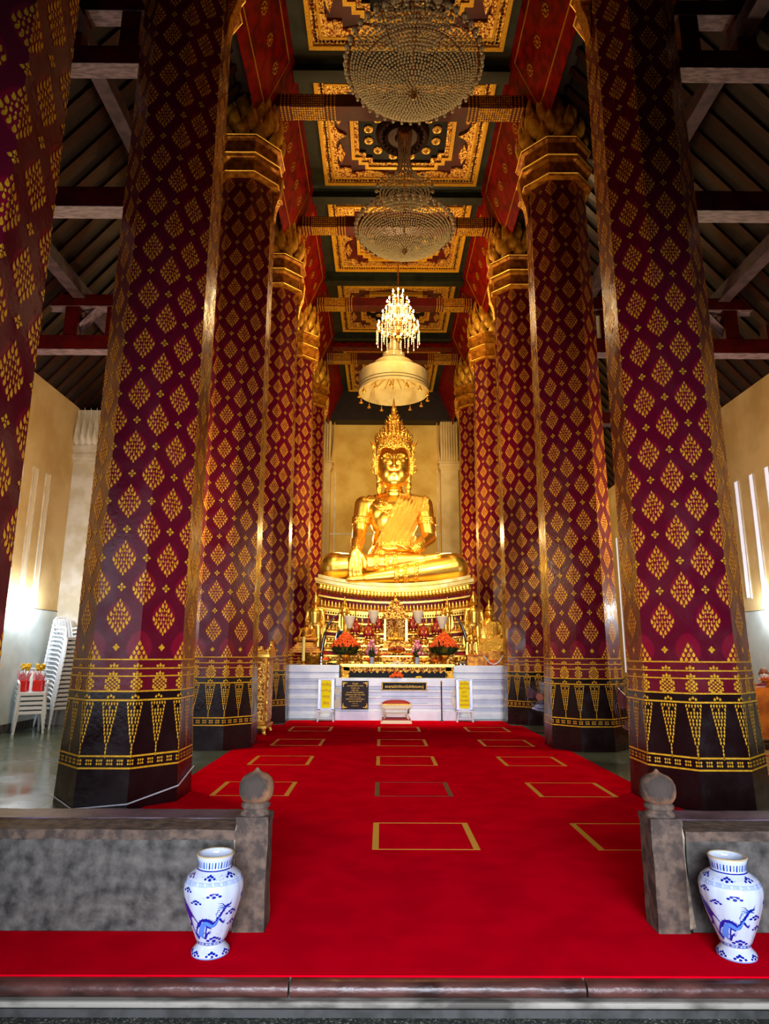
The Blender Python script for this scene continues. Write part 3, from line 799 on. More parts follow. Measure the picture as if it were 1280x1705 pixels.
# ---------------------------------------------------------------- low stone wall and posts
def rough_block(x0, x1, y0, y1, z0, z1, n=(40, 6, 12), amp=.012, seed=1):
    bm = bmesh.new(); bmesh.ops.create_cube(bm, size=1)
    nseg = max(2, int((x1 - x0) / .05))
    bm.free()
    r_ = random.Random(seed); mb = MB()
    from mathutils import noise
    def grid(fn, nu, nv):
        vs = [fn(i / nu, j / nv) for j in range(nv + 1) for i in range(nu + 1)]
        out = []
        for v in vs:
            v = Vector(v); d = noise.noise_vector(v * 6 + Vector((seed, 0, 0))) * amp + noise.noise_vector(v * 22) * amp * .35
            out.append(tuple(v + d))
        mb.add(out, [(j * (nu + 1) + i, j * (nu + 1) + i + 1, (j + 1) * (nu + 1) + i + 1, (j + 1) * (nu + 1) + i) for j in range(nv) for i in range(nu)])
    X = lambda u: x0 + (x1 - x0) * u; Y = lambda u: y0 + (y1 - y0) * u; Z = lambda u: z0 + (z1 - z0) * u
    nx, ny, nz = [max(2, int(l / .035)) for l in (x1 - x0, y1 - y0, z1 - z0)]
    grid(lambda u, v: (X(u), y0, Z(v)), nx, nz); grid(lambda u, v: (X(1 - u), y1, Z(v)), nx, nz)
    grid(lambda u, v: (x1, Y(u), Z(v)), ny, nz); grid(lambda u, v: (x0, Y(1 - u), Z(v)), ny, nz)
    grid(lambda u, v: (X(u), Y(v), z1), nx, ny); grid(lambda u, v: (X(u), Y(1 - v), z0), nx, ny)
    return mb
def stone_wall(sd, x0, x1, xs0, xs1, seed):
    t = thing('stone_wall', 'low weathered grey stone wall on the %s, behind the blue and white vase' % sd, 'wall', ((x0 + x1) / 2, 4.24, 0))
    ox = (x0 + x1) / 2
    rough_block(x0 - ox, x1 - ox, 0, .24, 0, .50, seed=seed).build('panel', 'stone', t, smooth=True)
    rough_block(x0 - ox, x1 - ox, -.012, .26, .50, .555, amp=.006, seed=seed + 1).build('coping', 'stone_post', t, smooth=True)
    rough_block(xs0 - ox, xs1 - ox, .26, .50, .44, .56, amp=.003, seed=seed + 2).build('back_slab', 'stone_lilac', t, smooth=True)
    rough_block(xs0 - ox, xs1 - ox, .27, .46, 0, .44, amp=.003, seed=seed + 3).build('back_course', 'stone', t, smooth=True)
stone_wall('left', -2.6, -.87, -2.58, -.87, 3); stone_wall('right', 1.84, 6.0, 1.84, 6.0, 9)
M['mortar'] = mat('cream_mortar', '9c8c76', .9, 0, col2='6e6456', nscale=20, bump=.5)
def stone_post(sd, x, seed):
    t = thing('stone_post', 'square brown stone gate post with round knob, on the %s of the carpet opening' % sd, 'post', (x, 4.3, 0))
    rough_block(-.093, .093, -.093, .093, 0, .61, amp=.008, seed=seed).build('shaft', 'stone_post', t, smooth=True)
    rough_block(-.097, .097, -.097, .097, .59, .632, amp=.005, seed=seed + 5).build('cap', 'stone_post', t, smooth=True)
    s_ = 1 if sd == 'right' else -1; sm = MB(); pts = [(.085, .02), (.135, .03), (.125, .12), (.118, .22), (.106, .34), (.104, .44), (.112, .52), (.10, .585), (.085, .59)]
    sm.prism([(s_ * a, z) for a, z in (pts if s_ > 0 else pts[::-1])], -.072, -.03, 'y'); sm.build('mortar_seam', 'mortar', t)
    k_ = MB(); k_.lathe([(.085, .62), (.092, .635), (.084, .65), (.074, .655), (.074, .665), (.088, .675), (.089, .69), (.07, .705), (.05, .705)], 24)
    k_.build('neck_ring', 'stone_post', t, smooth=True)
    b = MB(); b.lathe([(.06, .70), (.085, .712), (.102, .74), (.107, .775), (.104, .81), (.090, .84), (.066, .86), (.036, .872), (.018, .882), (.010, .895), (.002, .90)], 28)
    b.build('knob', 'stone_ball', t, smooth=True)
stone_post('left', -.77, 2); stone_post('right', 1.72, 12)
# ================================================================ THE GREAT CROWNED BUDDHA
BX, BY, BZ = .36, 19.75, 3.53
bud = thing('buddha_statue', 'great crowned golden seated Buddha under the white umbrella, right hand touching the ground', 'statue', (BX, BY, BZ)); bud.scale = (.975, .975, .975)
b = MB()
def elli(c, r, n=24, m=16): b.sphere(c, r, n, m)
# pelvis, trunk, chest
elli((0, .25, .55), (1.05, .85, .55)); elli((0, .25, 1.0), (.80, .62, .55)); elli((0, .22, 1.55), (.68, .52, .62))
elli((0, .20, 2.15), (.76, .54, .62)); elli((0, .22, 2.55), (.88, .50, .45))
elli((-.30, -.06, 2.36), (.42, .17, .34)); elli((.30, -.06, 2.36), (.42, .17, .34))
capsule(b, (-.72, .25, 2.72), (.72, .25, 2.72), .30, .30); capsule(b, (-.35, .25, 2.95), (-.85, .25, 2.75), .17, .22); capsule(b, (.35, .25, 2.95), (.85, .25, 2.75), .17, .22)
capsule(b, (0, .22, 2.75), (0, .16, 3.4), .30, .27)
for z in (3.06, 3.17): b.sphere((0, .18, z), (.315, .315, .035), 24, 8)
# head
elli((0, .10, 3.98), (.53, .56, .82), 28, 20); elli((0, .0, 3.55), (.42, .44, .40)); elli((0, -.26, 3.33), (.17, .15, .13))
elli((-.20, -.20, 3.66), (.20, .2, .28)); elli((.20, -.20, 3.66), (.20, .2, .28))
capsule(b, (0, -.43, 4.08), (0, -.60, 3.80), .04, .072); elli((-.085, -.53, 3.78), (.06, .07, .05)); elli((.085, -.53, 3.78), (.06, .07, .05))
for s_ in (-1, 1):
    arc = [(s_ * (.045 + .38 * t), -.47 + .02 * t + .13 * t * t, 4.10 + .15 * sin(pi * t) ** .7) for t in [i / 9 for i in range(10)]]
    for p, q in zip(arc, arc[1:]): capsule(b, p, q, .020, .020, 8)
    elli((s_ * .225, -.385, 4.05), (.15, .075, .10)); capsule(b, (s_ * .09, -.47, 3.975), (s_ * .22, -.46, 3.955), .016, .018, 8); capsule(b, (s_ * .22, -.46, 3.955), (s_ * .37, -.385, 3.985), .018, .014, 8)
    capsule(b, (s_ * .0, -.465, 3.60), (s_ * .13, -.42, 3.625), .035, .02, 10); capsule(b, (0, -.45, 3.545), (s_ * .09, -.42, 3.56), .035, .025, 10)
    # long ears
    capsule(b, (s_ * .54, .12, 4.30), (s_ * .56, .10, 3.95), .08, .07, 10); capsule(b, (s_ * .56, .10, 3.95), (s_ * .50, .06, 3.45), .07, .06, 10)
# arms: right arm (photo left) straight down to the ground gesture
capsule(b, (-.98, .22, 2.70), (-1.10, .10, 1.72), .285, .225, 20); capsule(b, (-1.10, .10, 1.72), (-1.14, -.62, 1.22), .225, .155, 20)
capsule(b, (-1.14, -.62, 1.22), (-1.15, -.90, 1.02), .155, .14, 16)
elli((-1.15, -1.0, .86), (.215, .11, .26))
for i, (dx, L_, k_) in enumerate(((-.155, .50, .00), (-.052, .60, .0), (.052, .57, 0), (.15, .46, .01))):
    x = -1.15 + dx
    capsule(b, (x, -1.05, .74), (x * 1.0 + dx * .15, -1.11, .74 - L_ * .45), .055, .052, 10); capsule(b, (x + dx * .15, -1.11, .74 - L_ * .45), (x + dx * .1, -1.08, .74 - L_), .052, .040, 10)
capsule(b, (-.97, -.98, .92), (-.86, -1.02, .68), .06, .055, 10); capsule(b, (-.86, -1.02, .68), (-.87, -1.04, .48), .055, .042, 10)
# left arm bent, hand palm-up in the lap
capsule(b, (.98, .22, 2.70), (1.13, .10, 1.62), .285, .23, 20); capsule(b, (1.13, .10, 1.62), (.70, -.55, 1.17), .225, .15, 20)
capsule(b, (.70, -.55, 1.17), (.50, -.66, 1.12), .15, .13, 14)
elli((.24, -.72, 1.10), (.30, .20, .09))
for i in range(4):
    y = -.86 + i * .09
    capsule(b, (.06, y, 1.11), (-.22, y, 1.09), .050, .047, 10); capsule(b, (-.22, y, 1.09), (-.44 + abs(i - 1.5) * .05, y, 1.14), .047, .036, 10)
capsule(b, (.30, -.88, 1.16), (.05, -.95, 1.22), .055, .04, 10)
# legs: left leg below (its foot at photo left), right leg on top
capsule(b, (.55, .35, .58), (1.80, -.52, .58), .50, .46, 22); capsule(b, (1.82, -.55, .56), (.2, -.98, .30), .44, .25, 20); capsule(b, (.2, -.98, .30), (-.85, -1.10, .17), .25, .145, 18)
capsule(b, (-.85, -1.10, .17), (-1.32, -1.12, .13), .13, .10, 14)
capsule(b, (-.55, .35, .58), (-1.82, -.50, .58), .50, .46, 22); capsule(b, (-1.82, -.52, .56), (-.2, -.80, .66), .44, .27, 20); capsule(b, (-.2, -.78, .68), (.85, -.80, .80), .27, .15, 18)
capsule(b, (.85, -.80, .80), (1.36, -.74, .92), .14, .085, 14)
for i in range(5): capsule(b, (1.30, -.84 + i * .055, .90), (1.44, -.84 + i * .055, .95), .034, .026, 8)
for i in range(5): capsule(b, (-1.28, -1.20 + i * .05, .14), (-1.42, -1.20 + i * .05, .13), .034, .026, 8)
body = skin('body', b, 'gold', bud, .026, 4)

# robe over the left shoulder, drawn diagonally across the chest
def robe_p(x, y, z, n):
    lim = -.62 + (z - 1.25) * .46
    a = (x > lim) & (z > 1.02) & (z < 3.06) & (x < 1.12 + 0 * z)
    arm = (x > .80) & (z < 2.42) 
    lap = (z < 1.26) & (y < -.50)
    back = (y > .3) & (z > 1.0) & (z < 3.0)
    return ((a & ~arm & ~lap) | (back & (x > lim) & (abs(x) < .8)))
def folds(co, no): return .035 + .016 * np.sin((co[:, 0] * .9 - co[:, 2] * .42) * 52)
shell('robe', body, robe_p, .03, 'gold_robe', bud, offfn=folds)
shell('waist_cloth', body, lambda x, y, z, n: (z > .98) & (z < 1.42) & (abs(x) < .80) & (y > -.46) & (x < .5), .045, 'gold_rough', bud)
# armlets, bracelets, leg bands
shell('armlet', body, lambda x, y, z, n: (x < -.74) & (z > 2.02) & (z < 2.30), .045, 'gold_rough', bud)
shell('armlet', body, lambda x, y, z, n: (x > .80) & (z > 2.02) & (z < 2.30), .045, 'gold_rough', bud)
shell('bracelet', body, lambda x, y, z, n: (x < -.80) & (z > 1.10) & (z < 1.50) & (y < -.2) , .04, 'gold_rough', bud)
shell('bracelet', body, lambda x, y, z, n: (x > .58) & (x < .98) & (z > .97) & (z < 1.52) & (y < -.15) & (y > -.75), .04, 'gold_rough', bud)
for x0 in (-.62, -.32, -.06):
    shell('leg_band', body, lambda x, y, z, n, x0=x0: (x > x0) & (x < x0 + .17) & (z > .46) & (z < 1.0) & (y < -.62), .03, 'gold_rough', bud)
for x0 in (-.02, .26, .56):
    shell('leg_band', body, lambda x, y, z, n, x0=x0: (x > x0) & (x < x0 + .17) & (z < .58 + .12 * x) & (y < -.66), .03, 'gold_rough', bud)
shell('necklace', body, lambda x, y, z, n: (z > 2.30 + 1.0 * abs(x) - .25 * (abs(x) > .42)) & (z < 2.56 + .9 * abs(x)) & (abs(x) < .62) & (y < .2) & (z < 3.02), .03, 'gold_rough', bud)
shell('chest_strap', body, lambda x, y, z, n: (abs(z - (2.86 + (x + .75) * -.92)) < .15) & (x < .0) & (x > -.85) & (y < .25), .03, 'gold_rough', bud)
# crown
c = MB()
prof = [(.60, 4.50), (.66, 4.58), (.64, 4.66), (.66, 4.72), (.60, 4.78), (.55, 4.80), (.57, 4.86), (.52, 4.92), (.46, 4.95), (.48, 5.01), (.43, 5.07), (.37, 5.10), (.39, 5.16), (.34, 5.22),
        (.27, 5.26), (.24, 5.36), (.27, 5.42), (.31, 5.46), (.30, 5.52), (.22, 5.56), (.17, 5.64), (.20, 5.70), (.19, 5.76), (.12, 5.82), (.10, 5.95), (.085, 6.05), (.10, 6.10), (.06, 6.18), (.03, 6.45), (.004, 6.62)]
c.lathe([(r * .93, 4.66 + (z - 4.5) * .80) for r, z in prof], 32, (0, .12, 0))
for (r, z, n, h, w) in ((.62, 4.74, 26, .20, .12), (.53, 4.90, 24, .16, .11), (.44, 5.05, 20, .15, .10), (.36, 5.19, 16, .14, .10), (.28, 5.48, 12, .12, .10), (.18, 5.72, 9, .10, .08), (.60, 4.58, 26, .14, .12)):
    for i in range(n):
        a = 2 * pi * i / n; c.at((r * .95 * sin(a), .12 - r * .95 * cos(a), 4.66 + (z - 4.5) * .80), (0, 0, a)).petal(w, h, .03, .02, .05)
c.at()
c.build('crown', 'gold_rough', bud, smooth='auto')
d = MB()   # diadem over the brow, dipping to a point in the middle, and flaring plates above the ears
for i in range(41):
    a = -pi * .62 + pi * 1.24 * i / 40
    u = abs(a); zlow = 4.36 + .10 * sin(min(u, 1.1) * 2.6) - .55 * max(0, u - 1.15)
    d.at((.56 * sin(a), .10 - .60 * cos(a), zlow), (0, 0, a)).petal(.11, 4.82 - zlow + .12 * max(0, 1 - u * 3), .02, .03, .02)
d.at()
for s_ in (-1, 1):
    d.prism([(s_ * x, z) for x, z in ([(.44, 4.66), (.62, 4.66), (.62, 4.30), (.64, 4.05), (.60, 3.66), (.50, 3.72), (.47, 4.1)] if s_ < 0 else [(.44, 4.66), (.62, 4.66), (.62, 4.30), (.64, 4.05), (.60, 3.66), (.50, 3.72), (.47, 4.1)][::-1])], .0, .22, 'y')
    d.at((s_ * .60, .05, 4.55), (0, s_ * .55, 0)).petal(.16, .36, .03, .04, .0); d.at()
    for k_ in range(4): d.at((s_ * (.60 + .02 * k_), .08, 4.35 - .2 * k_), (0, s_ * .7, 0)).petal(.10, .18, .02, .03, 0); d.at()
d.build('diadem', 'gold_rough', bud, smooth='auto')
e = MB()
for s_ in (-1, 1):
    e.lathe([(.08, 3.40), (.11, 3.36), (.09, 3.28), (.10, 3.22), (.07, 3.14), (.08, 3.08), (.02, 3.0)], 14, (s_ * .47, .05, 0))
e.build('ear_pendants', 'gold_rough', bud, smooth=True)

# ---------------------------------------------------------------- pedestal with its sagging "boat" line
PX0, PY0 = .36, 18.75
ped = thing('pedestal', 'tall gilded and red tiered pedestal with sagging top, under the great golden statue', 'pedestal', (PX0, 0, 0))
HW, DP = 2.14, 3.3
def tier(mb, z0, z1, e, y_in=0, sagk=1.0, nx=28, bul=.08):
    """a slab bowed forward in plan and sagging in the middle, like a boat's deck"""
    w = HW + e; sg = lambda x: .25 * sagk * (x / HW) ** 2
    vs = []; fs = []
    for i in range(nx + 1):
        x = -w + 2 * w * i / nx; yf = PY0 - e - bul * (1 - (x / w) ** 2) + y_in; yb = PY0 + DP + e
        vs += [(x, yf, z0 + sg(x)), (x, yf, z1 + sg(x)), (x, yb, z1 + sg(x)), (x, yb, z0 + sg(x))]
    for i in range(nx):
        a = i * 4; b_ = a + 4
        for j in range(4): fs.append((a + j, a + (j + 1) % 4, b_ + (j + 1) % 4, b_ + j)[::-1] if True else 0)
    fs += [(0, 1, 2, 3), (nx * 4 + 3, nx * 4 + 2, nx * 4 + 1, nx * 4)]
    mb.add(vs, fs)
t0 = MB(); tier(t0, 3.46, 3.56, .06); tier(t0, 3.34, 3.44, .14); t0.build('top_slab', 'gold_pale', ped)
t1 = MB()
for z0, z1, e in ((3.30, 3.34, .12), (2.98, 3.03, .04), (2.66, 2.72, .06), (2.55, 2.66, .02), (2.36, 2.40, .0), (2.10, 2.14, .05), (1.98, 2.01, .02), (1.80, 1.84, .10), (1.62, 1.66, .14), (1.48, 1.52, .20), (1.30, 1.36, .26)):
    tier(t1, z0, z1, e, sagk=max(.15, (z0 - 1.2) / 2.2))
t1.build('gilt_mouldings', 'gold', ped)
t2 = MB()
for z0, z1, e in ((3.03, 3.30, -.02), (2.72, 2.98, -.10), (2.40, 2.55, -.05), (2.01, 2.10, -.02), (1.52, 1.62, .12)):
    tier(t2, z0, z1, e, sagk=max(.15, (z0 - 1.2) / 2.2))
t2.build('red_bands', 'red_band', ped)
t3 = MB()
for z0, z1, e in ((2.14, 2.36, -.08), (1.84, 1.98, -.0), (1.66, 1.80, .06), (1.36, 1.48, .2)):
    tier(t3, z0, z1, e, sagk=max(.15, (z0 - 1.2) / 2.2))
t3.build('carved_bands', 'gold_fine', ped)
def front(x, e, z, sk, bul=.08):
    w = HW + e; return (x, PY0 - e - bul * (1 - (x / w) ** 2), z + .25 * sk * (x / HW) ** 2)
p = MB()
for i in range(44):
    x = -2.12 + 4.24 * i / 43; q_ = front(x, .06, 3.31, .95)
    p.at((q_[0], q_[1], q_[2]), (pi + .25, 0, 0)).petal(.15, .27, -.09, .05, 0)
for i in range(42):
    x = -2.08 + 4.16 * i / 41; q_ = front(x, .02, 2.72, .7)
    p.at((q_[0], q_[1] - .01, q_[2])).petal(.105, .22, .03, .03, 0)
for z, n, e, h, sk in ((2.40, 26, .03, .14, .55), (2.14, 40, .0, .2, .42), (1.84, 40, .08, .13, .3), (1.66, 44, .12, .13, .2), (1.36, 46, .26, .12, .15)):
    for i in range(n):
        x = -2.06 + 4.12 * i / (n - 1); q_ = front(x, e, z, sk); p.at(q_).petal(.10, h, .02, .02, 0)
p.at()
p.build('lotus_petals', 'gold', ped, smooth=True)
m_ = MB()
for i in range(60):
    x = -2.09 + 4.18 * i / 59; q_ = front(x, .03, 2.605, .62); m_.octa((q_[0], q_[1] - .005, q_[2]), .03, .035)
    q_ = front(x, .02, 1.91, .33); m_.octa((q_[0], q_[1] - .005, q_[2]), .028, .03)
m_.build('mirror_studs', 'mirror_blue', ped)

# ---------------------------------------------------------------- smaller standing and seated images
def standing(name, label, loc, h, m='gold', group=None, angel=False):
    t = thing(name, label, 'statue', loc, group=group); k_ = h / 1.8; b = MB(); b.at(sc=k_)
    zb = .22
    for s_ in (-1, 1):
        capsule(b, (s_ * .09, -.02, zb + .05), (s_ * .10, 0, zb + .48), .05, .07, 12); capsule(b, (s_ * .10, 0, zb + .48), (s_ * .09, 0, zb + .85), .075, .10, 12)
        capsule(b, (s_ * .09, -.14, zb + .03), (s_ * .09, .02, zb + .04), .035, .045, 10)
        if angel:
            capsule(b, (s_ * .20, 0, zb + 1.26), (s_ * .25, -.04, zb + 1.02), .055, .045, 10); capsule(b, (s_ * .25, -.04, zb + 1.02), (s_ * .04, -.19, zb + 1.12), .042, .032, 10)
        else:
            capsule(b, (s_ * .20, 0, zb + 1.26), (s_ * .25, .0, zb + .98), .06, .048, 10); capsule(b, (s_ * .25, 0, zb + .98), (s_ * .23, -.04, zb + .74), .046, .032, 10)
            capsule(b, (s_ * .23, -.04, zb + .74), (s_ * .225, -.06, zb + .60), .034, .02, 8)
    b.sphere((0, 0, zb + .9), (.17, .12, .16)); capsule(b, (0, 0, zb + .95), (0, 0, zb + 1.2), .135, .17, 14); capsule(b, (-.14, 0, zb + 1.27), (.14, 0, zb + 1.27), .075, .075, 12)
    capsule(b, (0, 0, zb + 1.3), (0, 0, zb + 1.42), .055, .05, 10); b.sphere((0, -.01, zb + 1.50), (.085, .095, .12), 14, 10); capsule(b, (0, -.10, zb + 1.52), (0, -.115, zb + 1.48), .012, .016, 6)
    for s_ in (-1, 1): capsule(b, (s_ * .09, 0, zb + 1.53), (s_ * .088, 0, zb + 1.42), .016, .014, 6)
    body = skin('body', b, m, t, .016 * k_, 2)
    k2 = k_
    shell('robe', body, lambda x, y, z, n: (z > (zb + .16) * k2) & (z < (zb + 1.28) * k2) & (abs(x) < .21 * k2), .03 * k2, m, t)
    w = MB(); w.at(sc=k_)
    for s_ in (-1, 1):   # robe wings hanging from the forearms
        pts = [(s_ * .15, zb + 1.1), (s_ * .27, zb + .95), (s_ * .32, zb + .35), (s_ * .20, zb + .22), (s_ * .14, zb + .3)]
        w.prism(pts if s_ < 0 else pts[::-1], .0, .035, 'y')
    w.build('robe_wings', m, t)
    q = MB(); q.at(sc=k_)
    q.lathe([(.26, 0), (.27, .03), (.22, .05), (.20, .09), (.24, .12), (.25, .15), (.21, .18), (.22, .22), (.01, .225)], 20)
    q.build('lotus_base', 'gold_wood', t, smooth='auto')
    u = MB(); u.at(sc=k_); z = zb + 1.58
    if angel: u.lathe([(.10, z), (.11, z + .03), (.07, z + .07), (.08, z + .1), (.04, z + .16), (.03, z + .25), (.003, z + .36)], 12)
    else: u.lathe([(.088, z - .02), (.075, z + .03), (.05, z + .05), (.045, z + .08), (.03, z + .10), (.018, z + .16), (.003, z + .23)], 12)
    u.build('crown' if angel else 'flame_finial', m, t, smooth=True)
    return t
standing('standing_buddha', 'tall golden standing Buddha to the left of the pedestal', (-1.80, 17.80, 1.30), 1.72, group='standing images flanking the altar')
standing('standing_buddha', 'tall golden standing Buddha to the right of the pedestal', (2.50, 17.80, 1.30), 1.75, group='standing images flanking the altar')
standing('attendant_statue', 'small golden attendant figure with crown in front of the right standing Buddha', (2.36, 17.35, 1.30), .88, angel=True)
standing('attendant_statue', 'small golden standing figure left of centre, behind the pleated white lamps', (-1.02, 17.95, 2.02), .92, angel=True)
standing('attendant_statue', 'small golden standing figure right of centre, behind the pleated white lamps', (1.80, 17.95, 2.02), .92, angel=True)
for x in (-1.02, 1.80):
    s_ = MB(); s_.bx(-.2, .2, -.16, .16, 0, .06); s_.bx(-.16, .16, -.13, .13, .06, .64); s_.bx(-.21, .21, -.17, .17, .64, .72)
    tag(s_.build('statue_plinth', 'gold_fine', loc=(x, 17.95, 1.30)), 'narrow gilt plinth carrying the small golden figure %s' % ('left of centre' if x < 0 else 'right of centre'), 'plinth')

def seated(label, loc, h, m='gold', name='seated_buddha', steps=0, m2='gold_wood', rz=0, robe='gold_robe'):
    t = thing(name, label, 'statue', loc, rz); b = MB(); k_ = h / 1.2; zb = .0
    b.at(sc=k_)
    b.sphere((0, .08, .18), (.30, .24, .17)); capsule(b, (0, .08, .25), (0, .06, .58), .19, .22, 14); capsule(b, (-.19, .06, .66), (.19, .06, .66), .09, .09, 12)
    capsule(b, (0, .05, .70), (0, .04, .82), .07, .06, 10); b.sphere((0, .02, .90), (.105, .115, .14), 14, 10); capsule(b, (0, -.09, .93), (0, -.11, .88), .014, .02, 6)
    for s_ in (-1, 1):
        capsule(b, (s_ * .15, .1, .16), (s_ * .50, -.10, .14), .15, .13, 14); capsule(b, (s_ * .50, -.12, .13), (-s_ * .10, -.30, .12 + .05 * (s_ > 0)), .12, .055, 12)
        capsule(b, (s_ * .11, .02, .94), (s_ * .11, .02, .80), .02, .018, 6)
    capsule(b, (-.27, .05, .62), (-.31, .0, .40), .075, .06, 10); capsule(b, (-.31, 0, .40), (-.33, -.22, .28), .055, .04, 10); capsule(b, (-.33, -.24, .27), (-.33, -.28, .10), .045, .02, 8)
    capsule(b, (.27, .05, .62), (.31, .0, .38), .075, .06, 10); capsule(b, (.31, 0, .38), (.05, -.20, .28), .055, .04, 10)
    body = skin('body', b, m, t, .016 * k_, 2)
    k2 = k_
    shell('robe', body, lambda x, y, z, n: (z > .22 * k2) & (z < .71 * k2) & (x > (-.30 + (z / k2 - .25) * .5) * k2) & (x < .24 * k2), .014 * k2, robe, t)
    u = MB(); u.at(sc=k_); u.lathe([(.10, 1.0), (.11, 1.01), (.07, 1.05), (.075, 1.07), (.04, 1.11), (.025, 1.17), (.003, 1.27)], 12); u.build('flame_finial', m, t, smooth=True)
    if steps:
        q = MB(); z = 0
        for i in range(steps): q.bx(-(.42 + .11 * i) * k_, (.42 + .11 * i) * k_, -(.36 + .05 * i) * k_, (.3 + .05 * i) * k_, z - .10 * k_, z); z -= .10 * k_
        q.build('stepped_base', m2, t, bevel=.008)
    return t
# ================================================================ WHITE PLINTH AND ALTAR
pl = thing('altar_plinth', 'white painted stepped plinth across the nave carrying the whole altar', 'plinth', (0, 0, 0))
def courses(mb, x0, x1, yf, yb, lst):
    for z0, z1, o in lst: mb.bx(x0, x1, yf - o, yb, z0, z1)
side = [(0, .12, .05), (.12, .27, .0), (.27, .33, .03), (.33, .47, .0), (.47, .53, .04), (.53, .70, .0), (.70, .76, .035), (.76, .90, 0), (.90, .96, .03), (.96, 1.12, .05), (1.12, 1.30, .07)]
a = MB(); courses(a, -2.42, -1.06, 16.86, 19.0, side); a.build('left_wing', 'white_paint', pl, bevel=.012)
a = MB(); courses(a, 1.80, 3.14, 16.86, 19.0, side); a.build('right_wing', 'white_paint', pl, bevel=.012)
a = MB(); courses(a, -1.12, 1.86, 16.45, 19.0, [(0, .22, .06), (.22, .27, .02), (.27, .36, 0), (.36, .40, .03), (.40, .52, 0), (.52, .57, .03), (.57, .66, 0), (.66, .72, .03), (.72, .80, .0), (.80, 1.0, .05)])
a.build('centre_block', 'white_paint', pl, bevel=.01)
a = MB(); a.bx(-1.9, 2.66, 17.45, 22.2, 1.0, 1.30); a.build('core', 'gold_wood', pl)
for s_, x in ((-1, -1.12), (1, 1.86)):    # worn scrolls at the corners of the centre block
    a = MB(); pts = [(0, .28), (s_ * .10, .34), (s_ * .06, .44), (-s_ * .06, .52), (-s_ * .12, .60), (s_ * .05, .62), (s_ * .03, .76), (-s_ * .08, .78), (-s_ * .16, .60), (-s_ * .17, .45), (-s_ * .1, .3)]
    a.prism([(x + p, z) for p, z in (pts if s_ > 0 else pts[::-1])], 16.40, 16.46, 'y'); a.build('worn_scroll', 'plaster_white', pl)
# gold altar table on the centre block
t = thing('altar_table', 'long low gilt altar table with mirrored carved apron, at the front of the altar', 'table', (.40, 16.85, 1.0))
MB().bx(-1.42, 1.42, -.30, .30, .29, .335).bx(-1.38, 1.38, -.27, .27, .26, .29).build('tabletop', 'gold', t, bevel=.006)
ap = MB(); ap.bx(-1.34, 1.34, -.26, -.23, .17, .26)
for i in range(18): ap.at((-1.22 + 2.44 * i / 17, -.235, .18), (pi, 0, 0)).petal(.13, .07, -.01, .02)
ap.at(); ap.build('apron', 'gold_fine', t)
for sx in (-1, 1):
    for y in (-.22, .22):
        l = MB(); x = sx * 1.30; l.prism([(x - .09, .26), (x - .10, .17), (x - .07, .1), (x - .05, .05), (x - .09, 0), (x + .09, 0), (x + .10, .06), (x + .07, .12), (x + .10, .18), (x + .09, .26)][::-1], y - .04, y + .04, 'y'); l.build('leg', 'gold_rough', t)
MB().bx(-1.2, 1.2, -.12, .24, .0, .18).build('recess_shade', 'black', t)  # black block stands in for the shade in the recess under the tabletop
st = MB()
for i in range(46): st.octa((-1.2 + 2.4 * i / 45, -.262, .225), .022, .022)
st.build('mirror_studs', 'mirror_blue', t)
# black name plate
t = thing('name_plate', 'long black name plate with gold lettering on the front edge of the white plinth', 'sign', (.56, 16.36, .81))
MB().bx(-.55, .55, -.01, .035, -.10, .10).build('board', 'black', t)
f = MB()
for z in (-.095, .085): f.bx(-.54, .54, -.016, -.01, z, z + .012)
for x in (-.54, .53): f.bx(x, x + .012, -.016, -.01, -.095, .097)
f.build('gold_border', 'gold_paint', t)
text('lettering', 'พระพุทธนิมิตวิชิตมารโมลีศรีสรรเพชญ์', .085, 'gold_paint', t, (0, -.014, -.01), sx=.74)
# brown text plaque leaning on the plinth
t = thing('text_plaque', 'square dark brown plaque with lines of gold text, standing against the white plinth', 'sign', (-.635, 16.33, .60))
MB().bx(-.325, .325, 0, .03, -.335, .335).build('board', 'plaque', t)
f = MB()
for sx in (-1, 1):
    for sz in (-1, 1):
        for k_ in range(6):
            f.box((sx * (.30 - .02 * k_), -.004, sz * (.30 - .003 * k_)), (.022, .006, .018 - .0015 * k_)); f.box((sx * (.30 - .003 * k_), -.004, sz * (.30 - .02 * k_)), (.018 - .0015 * k_, .006, .022))
        f.at((sx * .265, -.003, sz * .265), (0, pi / 4 * sx * sz, 0)).box((0, 0, 0), (.05, .006, .018)); f.at()
f.build('gold_corners', 'gold_paint', t)
for i, (s_, sz) in enumerate((('คำบูชา', .058), ('พระพุทธนิมิตวิชิตมารโมลี', .040), ('ตั้งนะโม ๓ จบ', .040), ('นะโม นะโม', .044), ('อะระหะโต สัมมาสัมพุทธัสสะ', .040), ('นะโมพุทธายะ พุทธะ ธัมมะ สังฆะ', .040),
                              ('พุทโธ นาโถ มะ ยะ', .040), ('อิติปิโส ภะคะวา อะระหัง สัมมา', .040), ('สาธุ สาธุ อะนุโมทามิ', .040), ('วัดหน้าพระเมรุ', .026), ('พระนครศรีอยุธยา', .026))):
    text('lettering', s_, sz, 'gold_paint', t, (0, -.003, .27 - i * .052))
